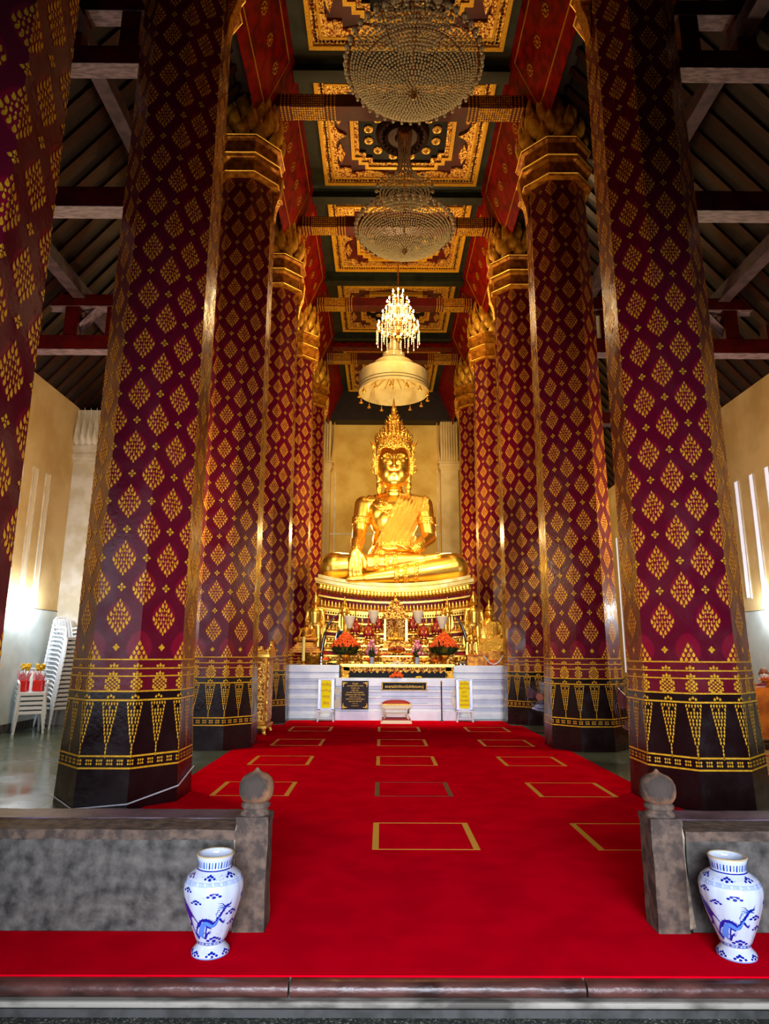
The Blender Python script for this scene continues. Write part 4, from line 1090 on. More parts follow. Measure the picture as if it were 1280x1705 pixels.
# two yellow notice boards on white stools
def notice(x, label, lines):
    st = thing('notice_stool', 'white wooden stool under the %s yellow notice board' % ('left' if x < 0 else 'right'), 'stool', (x, 16.12, 0), group='white stools under the notices')
    s_ = MB(); s_.bx(-.20, .20, -.10, .10, .24, .27); s_.build('seat', 'white_paint', st)
    for sx in (-1, 1):
        for sy in (-1, 1): MB().tube([(sx * .15, sy * .07, .245), (sx * .19, sy * .10, 0)], .016, 6).build('leg', 'white_paint', st)
    MB().bx(-.18, .18, -.09, -.07, .07, .09).bx(-.18, .18, .07, .09, .07, .09).build('stretcher', 'white_paint', st)
    t = thing('notice_board', label, 'sign', (x, 16.12, .27), group='yellow notices in aluminium frames')
    f = MB(); f.bx(-.195, -.13, -.03, .03, 0, .70); f.bx(.13, .195, -.03, .03, 0, .70); f.bx(-.195, .195, -.03, .03, .70, .72); f.bx(-.195, .195, -.03, .03, 0, .02); f.bx(-.195, .195, .01, .03, 0, .7)
    f.build('frame', 'alu', t, bevel=.004)
    w = MB(); w.bx(-.13, .13, -.02, -.006, .02, .70); w.build('backing', 'white_paint', t)
    y = MB(); pts = []
    for cx_, cz, a0 in ((.07, .64, 0), (-.07, .64, 90), (-.07, .09, 180), (.07, .09, 270)):
        for k_ in range(5): a_ = radians(a0 + 22.5 * k_); pts.append((cx_ + .045 * cos(a_), cz + .045 * sin(a_)))
    y.prism(pts, -.024, -.02, 'y'); y.build('yellow_sheet', 'yellow_sign', t)
    for i, (s, z, sz) in enumerate(lines): text('lettering', s, sz, 'red_ink', t, (0, -.026, z))
notice(-1.32, 'yellow notice board with four red lines, left of the brown plaque', [('ขอเชิญ', .59, .085), ('ร่วมทำบุญ', .45, .070), ('ถวาย', .31, .085), ('ฉัตร', .16, .085)])
notice(1.99, 'yellow notice board with six red lines, at the right of the white plinth', [('ขอเชิญ', .62, .075), ('ร่วมทำบุญ', .52, .066), ('บูชา', .43, .070), ('ถวาย', .33, .070), ('หลวงพ่อ', .23, .062), ('พุทธนิมิตร', .13, .058)])
# red and white prayer stool
t = thing('kneeling_stool', 'small red-cushioned stool with carved cream frame, on the carpet in front of the plinth', 'stool', (.35, 15.85, 0))
MB().bx(-.36, .36, -.22, .22, 0, .05).bx(-.33, .33, -.20, .20, .05, .08).build('base', 'ivory', t, bevel=.006)
MB().bx(-.33, .33, -.19, .19, .08, .12).build('lower_cushion', 'crimson', t, bevel=.012)
for sx in (-1, 1):
    for sy in (-1, 1):
        MB().tube([(sx * .29, sy * .16, .10), (sx * .25, sy * .15, .17), (sx * .29, sy * .16, .26), (sx * .31, sy * .17, .36)], [.035, .03, .022, .03], 8).build('leg', 'ivory', t, smooth=True)
MB().bx(-.27, .27, -.16, -.14, .20, .23).bx(-.27, .27, .14, .16, .20, .23).build('stretcher', 'ivory', t)
a = MB(); a.bx(-.34, .34, -.21, .21, .36, .42)
for i in range(7): a.at((-.24 + .08 * i, -.20, .375), (pi, 0, 0)).petal(.09, .075 - .012 * abs(i - 3) * -1 * 0, -.01, .02)
a.at(); a.build('carved_apron', 'ivory', t)
MB().bx(-.335, .335, -.205, .205, .42, .45).build('gilt_edge', 'gold_paint', t)
c = MB(); n = 9
vs = [(x, y, .45 + .07 * max(0, (1 - (x / .33) ** 4)) * max(0, (1 - (y / .2) ** 4)) ** .5) for y in [-.2 + .4 * j / n for j in range(n + 1)] for x in [-.33 + .66 * i / 14 for i in range(15)]]
c.add(vs, [(j * 15 + i, j * 15 + i + 1, (j + 1) * 15 + i + 1, (j + 1) * 15 + i) for j in range(n) for i in range(14)]); c.build('cushion', 'crimson', t, smooth=True)
# microphone-like brass rod stand
t = thing('lighting_rod', 'thin dark rod standing on the plinth ledge left of the right notice board', 'rod', (1.46, 16.30, .0))
MB().tube([(0, 0, 0), (0, 0, .9)], .014, 8).build('pole', 'black', t); MB().lathe([(.07, 0), (.06, .015), (.02, .025), (.014, .05)], 14).build('foot', 'fan', t); MB().lathe([(.014, .86), (.025, .90), (.01, .95)], 10).build('tip', 'brass', t)

# ---- tables and shrine of the altar set
def altar_stand(label, loc, w, d, h, m='gold_fine'):
    t = thing('offering_table', label, 'table', loc, group='gilt offering tables of the altar')
    MB().bx(-w / 2, w / 2, -d / 2, d / 2, h - .04, h).build('tabletop', 'gold', t, bevel=.005)
    a_ = MB(); a_.bx(-w / 2 + .03, w / 2 - .03, -d / 2 + .02, -d / 2 + .04, h - .13, h - .04)
    n = max(3, int(w / .12))
    for i in range(n): a_.at((-w / 2 + .06 + (w - .12) * i / (n - 1), -d / 2 + .03, h - .12), (pi, 0, 0)).petal(.10, .06, -.01, .02)
    a_.at(); a_.build('apron', m, t)
    for sx in (-1, 1):
        for sy in (-1, 1): MB().tube([(sx * (w / 2 - .05), sy * (d / 2 - .05), h - .04), (sx * (w / 2 - .03), sy * (d / 2 - .04), h * .5), (sx * (w / 2 - .08), sy * (d / 2 - .06), h * .15), (sx * (w / 2 - .03), sy * (d / 2 - .03), 0)], [.035, .03, .025, .035], 6).build('leg', 'gold_rough', t)
    return t
altar_stand('wide gilt offering table behind the fruit bowls, centre of the altar', (.38, 17.85, 1.30), 2.3, .5, .42)
altar_stand('gilt offering table left of the shrine under the red conical offering', (-.35, 17.55, 1.30), .62, .4, .50)
altar_stand('gilt offering table right of the shrine under the red conical offering', (1.12, 17.55, 1.30), .62, .4, .50)
altar_stand('tall gilt offering table at the left of the altar', (-.72, 17.98, 1.30), .46, .4, .62)
altar_stand('tall gilt offering table at the right of the altar', (1.50, 17.98, 1.30), .46, .4, .62)
altar_stand('low gilt offering table holding the fruit, in front of the shrine', (.40, 17.25, 1.30), .80, .34, .24)
# busabok shrine
t = thing('shrine', 'gilt pillared shrine with tiered spire in the middle of the altar', 'shrine', (.38, 17.9, 1.72))
MB().bx(-.36, .36, -.22, .22, 0, .06).bx(-.32, .32, -.2, .2, .06, .16).bx(-.35, .35, -.21, .21, .16, .20).build('base', 'gold_fine', t, bevel=.005)
for sx in (-1, 1):
    for sy in (-1, 1): MB().bx(sx * .29 - .025, sx * .29 + .025, sy * .16 - .025, sy * .16 + .025, .20, .78).build('pillar', 'gold', t)
MB().bx(-.28, .28, .14, .15, .20, .78).build('back_panel', 'gold_fine', t)
r_ = MB(); z = .78
for i in range(6):
    w = .38 * (1 - i / 7.0); r_.bx(-w, w, -w * .62, w * .62, z, z + .03); r_.bx(-w * .84, w * .84, -w * .52, w * .52, z + .03, z + .085)
    for k_ in range(5): r_.at((-w + 2 * w * k_ / 4, -w * .62, z + .03)).petal(.06, .06, .01, .012)
    r_.at(); z += .085
r_.lathe([(.06, z), (.045, z + .04), (.03, z + .1), (.004, z + .26)], 12); r_.build('tiered_roof', 'gold_fine', t)
seated('small golden seated Buddha inside the pillared shrine', (.38, 17.88, 1.925), .44)
# fruit bowls, garlands
def pile(name, label, cat, loc, m, n, rx, rz, r, group=None, seed=1, holder=None, hm='brass'):
    t = thing(name, label, cat, loc, group=group); q = random.Random(seed); mb = MB(); h0 = .10 if holder else 0
    if holder: MB().lathe([(.06, 0), (.07, .01), (.03, .03), (.03, .06), (rx * .9, .10), (rx, .12), (rx * .9, .115), (.02, .075)], 20).build('bowl', hm, t, smooth='auto')
    for i in range(n):
        a_ = q.uniform(0, 2 * pi); rr = rx * .85 * sqrt(q.random()); mb.sphere((rr * cos(a_), rr * .7 * sin(a_), h0 + r * .7 + rz * q.random() * (1 - rr / rx)), r * q.uniform(.8, 1.15), 8, 6)
    mb.build('heap', m, t, smooth=True); return t
M['fruit'] = mat('dark_red_fruit', '6a1808', .3, 0, col2='a04010', nscale=6)
pile('fruit_bowl', 'brass bowl of dark red fruit inside the centre of the altar', 'bowl', (.40, 17.25, 1.54), 'fruit', 16, .22, .10, .055, holder=1, seed=2)
pile('garland', 'orange flower garland lying left of the fruit bowl', 'garland', (.08, 17.2, 1.54), 'orange_fl', 40, .13, .04, .024, 'orange garlands on the altar', 3)
pile('garland', 'orange flower garland lying right of the fruit bowl', 'garland', (.72, 17.2, 1.54), 'orange_fl', 40, .13, .04, .024, 'orange garlands on the altar', 4)
pile('garland', 'orange flower garland high on the wide table, right of the shrine', 'garland', (.98, 17.72, 1.80), 'orange_fl', 60, .16, .10, .026, 'orange garlands on the altar', 5)
pile('flower_bunch', 'orange and white flowers hanging over the dark recess at the front of the altar', 'flowers', (.37, 16.46, 1.01), 'orange_fl', 60, .20, .15, .028, None, 6)
pile('flower_bunch', 'white flowers above the orange bunch at the front edge of the altar table', 'flowers', (.40, 16.62, 1.335), 'ivory', 40, .20, .06, .02, None, 16)
pile('flower_bunch', 'small yellow flower bunch on the ledge over the right end of the name plate', 'flowers', (.92, 16.47, 1.0), 'yellow_fl', 20, .09, .03, .02, None, 7)
for i, (x, y) in enumerate(((-1.42, 17.2), (-.95, 17.2), (-.30, 17.12), (1.08, 17.12), (1.40, 17.1), (1.95, 17.15))):
    w_ = ['at the left wing of the plinth, by the candle', 'left of the left orange-and-green bouquet', 'beside the left pink roses', 'beside the right pink roses', 'left of the right orange-and-green bouquet', 'right of the right orange-and-green bouquet'][i]
    pile('offering_bowl', 'small brass bowl of orange offerings ' + w_, 'bowl', (x, y, 1.30), 'orange_fl' if i % 2 == 0 else 'gold_rough', 22, .14, .07, .03, 'small offering bowls on the altar', 20 + i, holder=1)
# bouquets
def cone_bouquet(x, label):
    t = thing('bouquet', label, 'bouquet', (x, 17.15, 1.30), group='tall bouquets of orange flowers over dark leaves'); q = random.Random(int(x * 10) + 50)
    MB().lathe([(.10, 0), (.11, .02), (.05, .05), (.06, .12), (.12, .20), (.14, .26), (.12, .27)], 18).build('vase', 'brass', t, smooth='auto')
    f = MB()
    for i in range(260):
        a_ = q.uniform(0, 2 * pi); v = q.random() ** 1.4; rr = .36 * (1 - v) ** .9 + .02; f.sphere((rr * cos(a_), rr * sin(a_) * .9, .46 + .36 * v), .03 * q.uniform(.8, 1.2), 6, 5)
    f.lathe([(.35, .46), (.2, .62), (.02, .82)], 14); f.build('blossoms', 'orange_fl', t, smooth=True)
    l = MB()
    for i in range(150):
        a_ = q.uniform(0, 2 * pi); l.at(((.06 + .15 * q.random()) * cos(a_), (.06 + .15 * q.random()) * sin(a_), .26 + .12 * q.random()), (q.uniform(.5, 1.35), 0, a_ + pi / 2)).petal(.11, q.uniform(.22, .36), .03, .006, .03, 2, 4)
    l.at(); l.lathe([(.12, .24), (.28, .32), (.37, .44), (.1, .46)], 14); l.build('leaves', 'leaf', t)
cone_bouquet(-.93, 'big bouquet of orange flowers over dark leaves, left end of the altar table'); cone_bouquet(1.62, 'big bouquet of orange flowers over dark leaves, right end of the altar table')
def roses(x, label):
    t = thing('rose_vase', label, 'bouquet', (x, 16.82, 1.335), group='pink roses in small white vases'); q = random.Random(int(x * 10) + 90)
    MB().lathe([(.05, 0), (.06, .02), (.045, .1), (.06, .16), (.055, .165)], 16).build('vase', 'porcelain', t, smooth='auto')
    f = MB()
    for i in range(24):
        a_ = q.uniform(0, 2 * pi); v = q.random(); rr = .19 * (1 - v * .8) * sqrt(q.uniform(.3, 1)); f.sphere((rr * cos(a_), rr * sin(a_) * .7, .24 + .34 * v), .038, 8, 6)
    f.build('roses', 'pink_fl', t, smooth=True)
    l = MB()
    for i in range(44):
        a_ = q.uniform(0, 2 * pi); l.at((.04 * cos(a_), .04 * sin(a_), .15 + .1 * q.random()), (q.uniform(.1, 1.0), 0, a_ + pi / 2)).petal(.05, q.uniform(.1, .24), .01, .004, .0, 2, 3)
    l.at(); l.build('leaves', 'leaf', t)
roses(-.24, 'vase of pink roses at the left of the altar table'); roses(.90, 'vase of pink roses at the right of the altar table')
# red and gold conical offerings
def phum(loc, label):
    t = thing('conical_offering', label, 'offering', loc, group='red and gold bud-shaped offerings with tall tips')
    MB().lathe([(.10, 0), (.10, .02), (.03, .05), (.03, .10), (.12, .14), (.12, .16)], 16).build('stand', 'gold', t, smooth='auto')
    b_ = MB(); b_.lathe([(.07, .16), (.14, .24), (.15, .32), (.11, .43), (.05, .49), (.02, .51)], 18); b_.build('bud', 'crimson', t, smooth=True)
    g_ = MB()
    for j, (z, r, n) in enumerate(((.20, .125, 8), (.30, .152, 8), (.40, .13, 6))):
        for i in range(n):
            a_ = 2 * pi * (i + .5 * j) / n; g_.at((r * sin(a_), -r * cos(a_), z), (-.2 + .35 * j, 0, a_)).petal(.06, .10, .005, .01, 0, 3, 4)
    g_.at(); g_.build('gold_petals', 'gold', t)
    MB().lathe([(.03, .50), (.045, .53), (.018, .56), (.012, .8), (.002, .86)], 10).build('tip', 'crimson', t, smooth=True)
for loc, lb in (((-.72, 17.98, 1.92), 'red and gold conical offering, leftmost, over the orange bouquet'), ((-.35, 17.55, 1.80), 'red and gold conical offering, second from the left, above the left pink roses'), ((-.12, 17.85, 1.72 + .30), 'red and gold conical offering just left of the shrine'),
                ((.86, 17.85, 2.02), 'red and gold conical offering just right of the shrine'), ((1.12, 17.55, 1.80), 'red and gold conical offering, second from the right, above the right pink roses'), ((1.50, 17.98, 1.92), 'red and gold conical offering, rightmost, beside the right orange bouquet')):
    phum(loc, lb)
for x in (-.12, .86):
    s_ = MB(); s_.lathe([(.11, 0), (.12, .02), (.07, .05), (.06, .24), (.11, .29), (.11, .30)], 14)
    tag(s_.build('offering_pedestal', 'gold_fine', loc=(x, 17.85, 1.72)), 'small round gilt stand under the conical offering just %s of the shrine' % ('left' if x < 0 else 'right'), 'stand')
# pleated white lamps on tall stems
def lamp(x, z, label):
    t = thing('pleated_lamp', label, 'lamp', (x, 17.62, 1.30), group='pleated white tulip lamps on tall stems'); h = z - 1.30
    MB().lathe([(.08, 0), (.08, .02), (.02, .04), (.016, h - .18), (.04, h - .15), (.02, h - .12)], 12).build('stem', 'gold', t, smooth='auto')
    s_ = MB(); n = 40; vs = []; fs = []
    for zz, r in ((h - .14, .05), (h, .10), (h + .18, .145), (h + .19, .14), (h, .09), (h - .13, .04)):
        for i in range(n): a_ = 2 * pi * i / n; rr = r * (1 + .06 * (i % 2)); vs.append((rr * cos(a_), rr * sin(a_), zz))
    for j in range(5):
        for i in range(n): fs.append((j * n + i, j * n + (i + 1) % n, (j + 1) * n + (i + 1) % n, (j + 1) * n + i))
    s_.add(vs, fs); s_.build('shade', 'ivory', t)
for x, z, lb in ((-.86, 2.38, 'pleated white lamp, leftmost of four'), (-.22, 2.52, 'pleated white lamp, higher one left of the shrine spire'), (.98, 2.52, 'pleated white lamp, higher one right of the shrine spire'), (1.62, 2.38, 'pleated white lamp, rightmost of four')):
    lamp(x, z, lb)
# tusks
def tusk(x, s_, label):
    t = thing('tusk', label, 'tusk', (x, 17.7, 1.30))
    pts = [(s_ * (.46 * (1 - cos(a_))), 0, .12 + 1.18 * sin(a_)) for a_ in [pi / 2 * i / 14 for i in range(15)]]
    MB().tube(pts, [.055 - .05 * (i / 14) ** 1.5 for i in range(15)], 10).build('ivory', 'tusk', t, smooth=True)
    MB().lathe([(.11, 0), (.11, .03), (.07, .06), (.075, .20), (.06, .22)], 14).build('socket', 'silver', t, smooth='auto')
tusk(-1.60, 1, 'long dark curved elephant tusk rising right beside the left standing Buddha'); tusk(2.32, -1, 'long dark curved elephant tusk rising left beside the right standing Buddha')
# oval portrait
t = thing('framed_portrait', 'small oval framed picture of a standing figure, left part of the altar', 'picture', (-1.10, 17.55, 1.30))
a = MB(); a.lathe([(.09, 0), (.09, .02), (.02, .05), (.02, .45)], 12); a.build('stand', 'brass', t)
a = MB(); a.at((0, 0, .66), (pi / 2, 0, 0), (.55, 1, 1)); a.lathe([(.22, -.02), (.25, 0), (.22, .02)], 24); a.build('frame', 'silver', t, smooth='auto')
a = MB(); a.at((0, -.024, .66), (pi / 2, 0, 0), (.55, 1, 1)); a.lathe([(.20, 0), (.19, .004)], 24); a.build('picture', 'black', t)
a = MB(); a.sphere((0, -.03, .74), (.018, .004, .024), 8, 6); a.lathe([(.03, -.16), (.022, .05)], 8, (0, 0, .64)); a2 = MB(); a2.at((0, -.03, .66), (0, 0, 0), (1, .12, 1)); a2.lathe([(.045, -.14), (.03, -.02), (.04, .03), (.015, .05)], 10); a2.sphere((0, 0, .075), (.018, .03, .025), 8, 6); a2.build('painted_figure', 'ivory', t)
# left wing of the plinth: stepped gilt base with small image, candle
seated('small brown-gold seated Buddha on a high stepped base, left wing of the altar', (-1.98, 17.35, 1.86), .62, m='gold_wood', steps=5, robe='gold_wood')
def candle(loc, h, r, label):
    t = thing('candle', label, 'candle', loc, group='wax candles on the altar wings')
    MB().lathe([(r * 1.5, 0), (r * 1.7, .02), (r, .04), (r * .8, .08), (r * 1.5, .10)], 14).build('holder', 'brass', t, smooth='auto')
    MB().lathe([(r, .10), (r, h), (r * .3, h + .005)], 14).build('wax', 'candle', t, smooth='auto')
candle((-1.99, 16.95, 1.30), .70, .042, 'tall thick yellow candle on the left wing of the plinth')
# right wing: draped seated image, candles on a wooden casket
seated('golden seated Buddha statue draped in saffron cloth, right wing of the altar', (2.94, 17.9, 1.66), 1.32, steps=0)
dr = MB()
n = 18
vs = []
for j, (z, r) in enumerate(((.0, .58), (.12, .60), (.22, .58), (.30, .48), (.34, .36))):
    for i in range(n): a_ = 2 * pi * i / n; rr = r * (1 + .05 * sin(5 * a_ + j)); vs.append((rr * cos(a_), rr * .62 * sin(a_), z))
dr.add(vs, [(j * n + i, j * n + (i + 1) % n, (j + 1) * n + (i + 1) % n, (j + 1) * n + i) for j in range(4) for i in range(n)])
tag(dr.build('draped_cloth', 'gold_robe', loc=(2.94, 17.86, 1.66), smooth=True), 'gold-spangled saffron cloth wrapped over the lap of the right seated statue', 'cloth')
tag(MB().bx(-.50, .50, -.35, .35, 0, .30).bx(-.53, .53, -.38, .38, .30, .36).build('pedestal_block', 'gold_wood', loc=(2.94, 17.9, 1.30)), 'square gilt base under the right seated statue', 'base')
t = thing('offering_casket', 'low brown gilt casket with saffron cloth on top, right wing of the plinth', 'casket', (2.44, 17.05, 1.30))
MB().bx(-.26, .26, -.14, .14, 0, .24).build('box', 'gold_wood', t, bevel=.01); MB().bx(-.29, .29, -.16, .16, .24, .275).build('cloth', 'orange_cloth', t, bevel=.01)
candle((2.40, 17.05, 1.575), .28, .03, 'yellow candle standing on the casket, right wing'); candle((2.30, 17.08, 1.575), .22, .018, 'thin pale candle just left of the thicker one on the casket')
for i, x in enumerate((2.02, 2.11)):
    tag(MB().lathe([(.03, 0), (.035, .05), (.025, .07), (.035, .11), (.03, .12)], 12).build('silver_cup', 'silver', loc=(x, 16.95, 1.30), smooth='auto'), ['left', 'right'][i] + ' of two small silver cups on the right wing of the plinth', 'cup', 'small silver cups')
pile('flower_bunch', 'orange flower ball tied with white string beside the casket', 'flowers', (2.82, 17.05, 1.30), 'orange_fl', 50, .16, .14, .03, None, 33)
tag(MB().tube([(2.60 + .5 * u, 16.90, 1.56 - .9 * u * (1 - u)) for u in [i / 12 for i in range(13)]], .014, 6).build('sacred_string', 'cord'), 'looping white sacred string hanging at the right end of the altar', 'string')

# gilded cabinet by the left columns
t = thing('gilded_cabinet', 'gilded lacquer cabinet with scalloped pediment between the second and third left columns', 'cabinet', (-2.62, 13.9, 0))
MB().bx(-.30, .30, -.36, .36, .18, 1.52).build('body', 'gold_wood', t, bevel=.01)
MB().bx(-.34, .34, -.40, .40, .12, .18).bx(-.35, .35, -.41, .41, 1.50, 1.57).build('moulding', 'gold', t, bevel=.008)
for sx in (-1, 1):
    for sy in (-1, 1): MB().tube([(sx * .27, sy * .33, .13), (sx * .30, sy * .36, 0)], [.05, .035], 6).build('leg', 'gold_rough', t)
for sx in (-1, 1):
    d_ = MB().bx(sx * .14 - .12, sx * .14 + .12, -.385, -.36, .26, 1.42).build('door', 'gold_fine', t); MB().lathe([(.02, 0), (.025, .02), (.01, .03)], 8).build('knob', 'brass', d_, loc=(sx * .05, -.40, .85))
MB().bx(.30, .325, -.28, .28, .26, 1.42).build('side_panel', 'gold_fine', t)
pd = MB(); pts = [(-.34, 1.57), (-.30, 1.66), (-.22, 1.64), (-.2, 1.72), (-.10, 1.72), (-.08, 1.82), (0, 1.86), (.08, 1.82), (.10, 1.72), (.2, 1.72), (.22, 1.64), (.30, 1.66), (.34, 1.57)]
pd.prism(pts, -.40, -.34, 'y'); pd.prism([(y * 1.15, z) for y, z in pts], .30, .35, 'x'); pd.build('pediment', 'gold_rough', t)

# ---------------------------------------------------------------- tiered white umbrella
t = thing('tiered_umbrella', 'white tiered ceremonial umbrella hanging over the crowned statue', 'umbrella', (BX, 20.35, 10.10))
u = MB(); n = 64
def drum(r, z0, z1, th=.02):
    u.lathe([(r, z0), (r, z1), (r - .06, z1 + .05), (r * .55, z1 + .16), (r * .5, z1 + .15), (r - th - .04, z1 + .03), (r - th, z1 - .01), (r - th, z0), (r, z0)], n, cap=False)
drum(1.17, 0, .62); drum(.68, .74, 1.02); drum(.38, 1.14, 1.38); drum(.20, 1.46, 1.76)
u.lathe([(.04, .55), (.04, 2.1)], 10); u.build('canopy', 'cloth_white', t, smooth='auto')
l = MB()
for r, z in ((1.172, .20), (1.172, .10), (.682, .80), (.382, 1.18), (.202, 1.50)): l.lathe([(r, z), (r + .003, z + .011), (r, z + .022)], n, cap=False)
l.build('dark_trim', 'black', t)
w = MB()
for i in range(24):
    a_ = 2 * pi * i / 24; w.tube([(.05 * cos(a_), .05 * sin(a_), .72), (.6 * cos(a_), .6 * sin(a_), .70), (1.13 * cos(a_), 1.13 * sin(a_), .60)], .012, 4)
w.build('ribs', 'gold_paint', t)
for i in range(14):
    a_ = 2 * pi * (i + .3) / 14; p = MB(); p.tube([(0, 0, .03), (0, 0, -.10)], .006, 4); p.lathe([(.01, -.08), (.03, -.10), (.02, -.14), (.07, -.21), (.06, -.22), (.01, -.20)], 10)
    p.build('pendant', 'gold', t, loc=(1.155 * cos(a_), 1.155 * sin(a_), 0), smooth='auto')
MB().tube([(0, 0, 1.75), (0, 0, 4.2)], .012, 6).build('hanging_rod', 'gold_wood', t)

# ---------------------------------------------------------------- chandeliers
def bead_bowl(mb, R, H, z, rows, bead, q):
    for k_ in range(rows):
        v = (k_ + .5) / rows; r = R * v; zz = z - H * (1 - v * v) ** .8
        n = max(3, int(2 * pi * r / (bead * 2.25)))
        for i in range(n):
            a_ = 2 * pi * i / n + k_ * .3; mb.ico((r * cos(a_), r * sin(a_), zz + q.uniform(-.008, .008)), bead)
def crystal(label, loc, top):
    t = thing('chandelier', label, 'chandelier', loc, group='unlit crystal bowl chandeliers'); q = random.Random(4)
    b_ = MB(); bead_bowl(b_, 1.10, .50, 0, 24, .025, q)
    tag(b_.build('crystal_strands', 'crystal', t), kind='stuff')
    d_ = MB()
    for v in (.35, .6, .8, 1.0): d_.tube([(1.12 * v * cos(2 * pi * i / 40), 1.12 * v * sin(2 * pi * i / 40), .02 - .50 * (1 - v * v) ** .8 + .05) for i in range(41)], .014, 4)
    for k_ in range(12): a_ = 2 * pi * k_ / 12; d_.tube([(1.12 * v * cos(a_), 1.12 * v * sin(a_), .07 - .50 * (1 - v * v) ** .8) for v in [j / 8 for j in range(9)]], .009, 4); d_.build('bowl_frame', 'brass', t, smooth='auto')
    for i in range(44):
        a_ = 2 * pi * i / 44; e_ = MB(); e_.sphere((0, 0, .05), .055, 10, 6); e_.tube([(-.05 * cos(a_), -.05 * sin(a_), 0), (0, 0, .03)], .012, 5); e_.ico((0, 0, -.05), .035)
        e_.build('rim_ball', 'crystal', t, loc=(1.17 * cos(a_), 1.17 * sin(a_), .03), smooth='auto')
    w = MB(); R_ = .62
    for k_ in range(10):
        v = (k_ + .5) / 10; r = R_ * v; zz = 1.05 - .26 * (1 - v * v) ** .8; n = max(3, int(2 * pi * r / .065))
        for i in range(n): a_ = 2 * pi * i / n + k_ * .3; w.ico((r * cos(a_), r * sin(a_), zz), .026)
    for i in range(20): a_ = 2 * pi * i / 20; w.ico((.68 * cos(a_), .68 * sin(a_), 1.08), .05)
    w.build('upper_tier', 'crystal', t)
    st = MB()
    for i in range(16):
        a_ = 2 * pi * i / 16
        for j in range(34):
            v = j / 33; r = .50 * (1 - v) ** 4 + .12 + .06 * v ** 6; st.ico((r * cos(a_), r * sin(a_), 1.08 + (top - 1.3) * v), .022)
        for j in range(16):
            v = j / 15
            r = 1.05 * (1 - v) ** 1.6 + .12; st.ico((r * cos(a_), r * sin(a_), .05 + .9 * v), .022)
    tag(st.build('draped_strands', 'crystal', t), kind='stuff')
    MB().tube([(0, 0, -.45), (0, 0, top)], .025, 8).build('rod', 'brass', t)
    MB().lathe([(.10, top - .5), (.14, top - .2), (.20, top - .05), (.22, top - .0)], 16, cap=False).build('ceiling_cup', 'brass', t, smooth='auto')
    MB().lathe([(.08, -.46), (.05, -.52), (.06, -.56), (.005, -.64)], 14).build('finial', 'brass', t, smooth='auto')
    return t
ch = crystal('big unlit crystal bowl chandelier at the top of the photo, nearest', (CX + .12, 9.30, 11.45), ZC - 11.45 - .12)
dup(ch, (CX + .12, 13.70, 11.45), label='unlit crystal bowl chandelier hanging lower in the photo below the dark ceiling boss')
# lit candle chandelier
t = thing('chandelier', 'lit candle chandelier glowing above the white umbrella', 'chandelier', (CX + .06, 17.6, 10.75))
MB().tube([(0, 0, -.1), (0, 0, ZC - 10.75 - .12)], .02, 8).lathe([(.02, -.2), (.10, -.1), (.05, 0), (.13, .3), (.05, .6), (.10, .9), (.04, 1.2)], 16).build('stem', 'brass', t, smooth='auto')
ar = MB(); pr = MB()
for ti, (z, r, n) in enumerate(((.22, .60, 18), (.62, .46, 14), (1.0, .32, 10), (1.3, .17, 6))):
    for i in range(n):
        a_ = 2 * pi * (i + .5 * ti) / n; x, y = r * cos(a_), r * sin(a_)
        ar.tube([(.04 * cos(a_), .04 * sin(a_), z - .05), (x * .5, y * .5, z - .16), (x, y, z)], .012, 5)
        ar.lathe([(.035, z), (.04, z + .01), (.015, z + .02), (.015, z + .08)], 8, (x, y, 0))
        bl = MB(); bl.lathe([(.014, .08), (.024, .11), (.016, .15), (.002, .18)], 8); bl.build('candle_bulb', 'bulb', t, loc=(x, y, z), smooth=True)
        for j in range(6): pr.octa((x * 1.05, y * 1.05, z - .07 - j * .06), .016, .03)
        for j in range(5): pr.octa((x * .72, y * .72, z - .16 - j * .06), .014, .028)
        pr.octa((x * 1.05, y * 1.05, z - .46), .02, .055)
ar.build('arms', 'brass', t); tag(pr.build('crystal_prisms', 'crystal_glow', t), kind='stuff')
light('chandelier_glow', 'POINT', (CX + .06, 17.6, 11.5), 300, WARM, rad=.45)
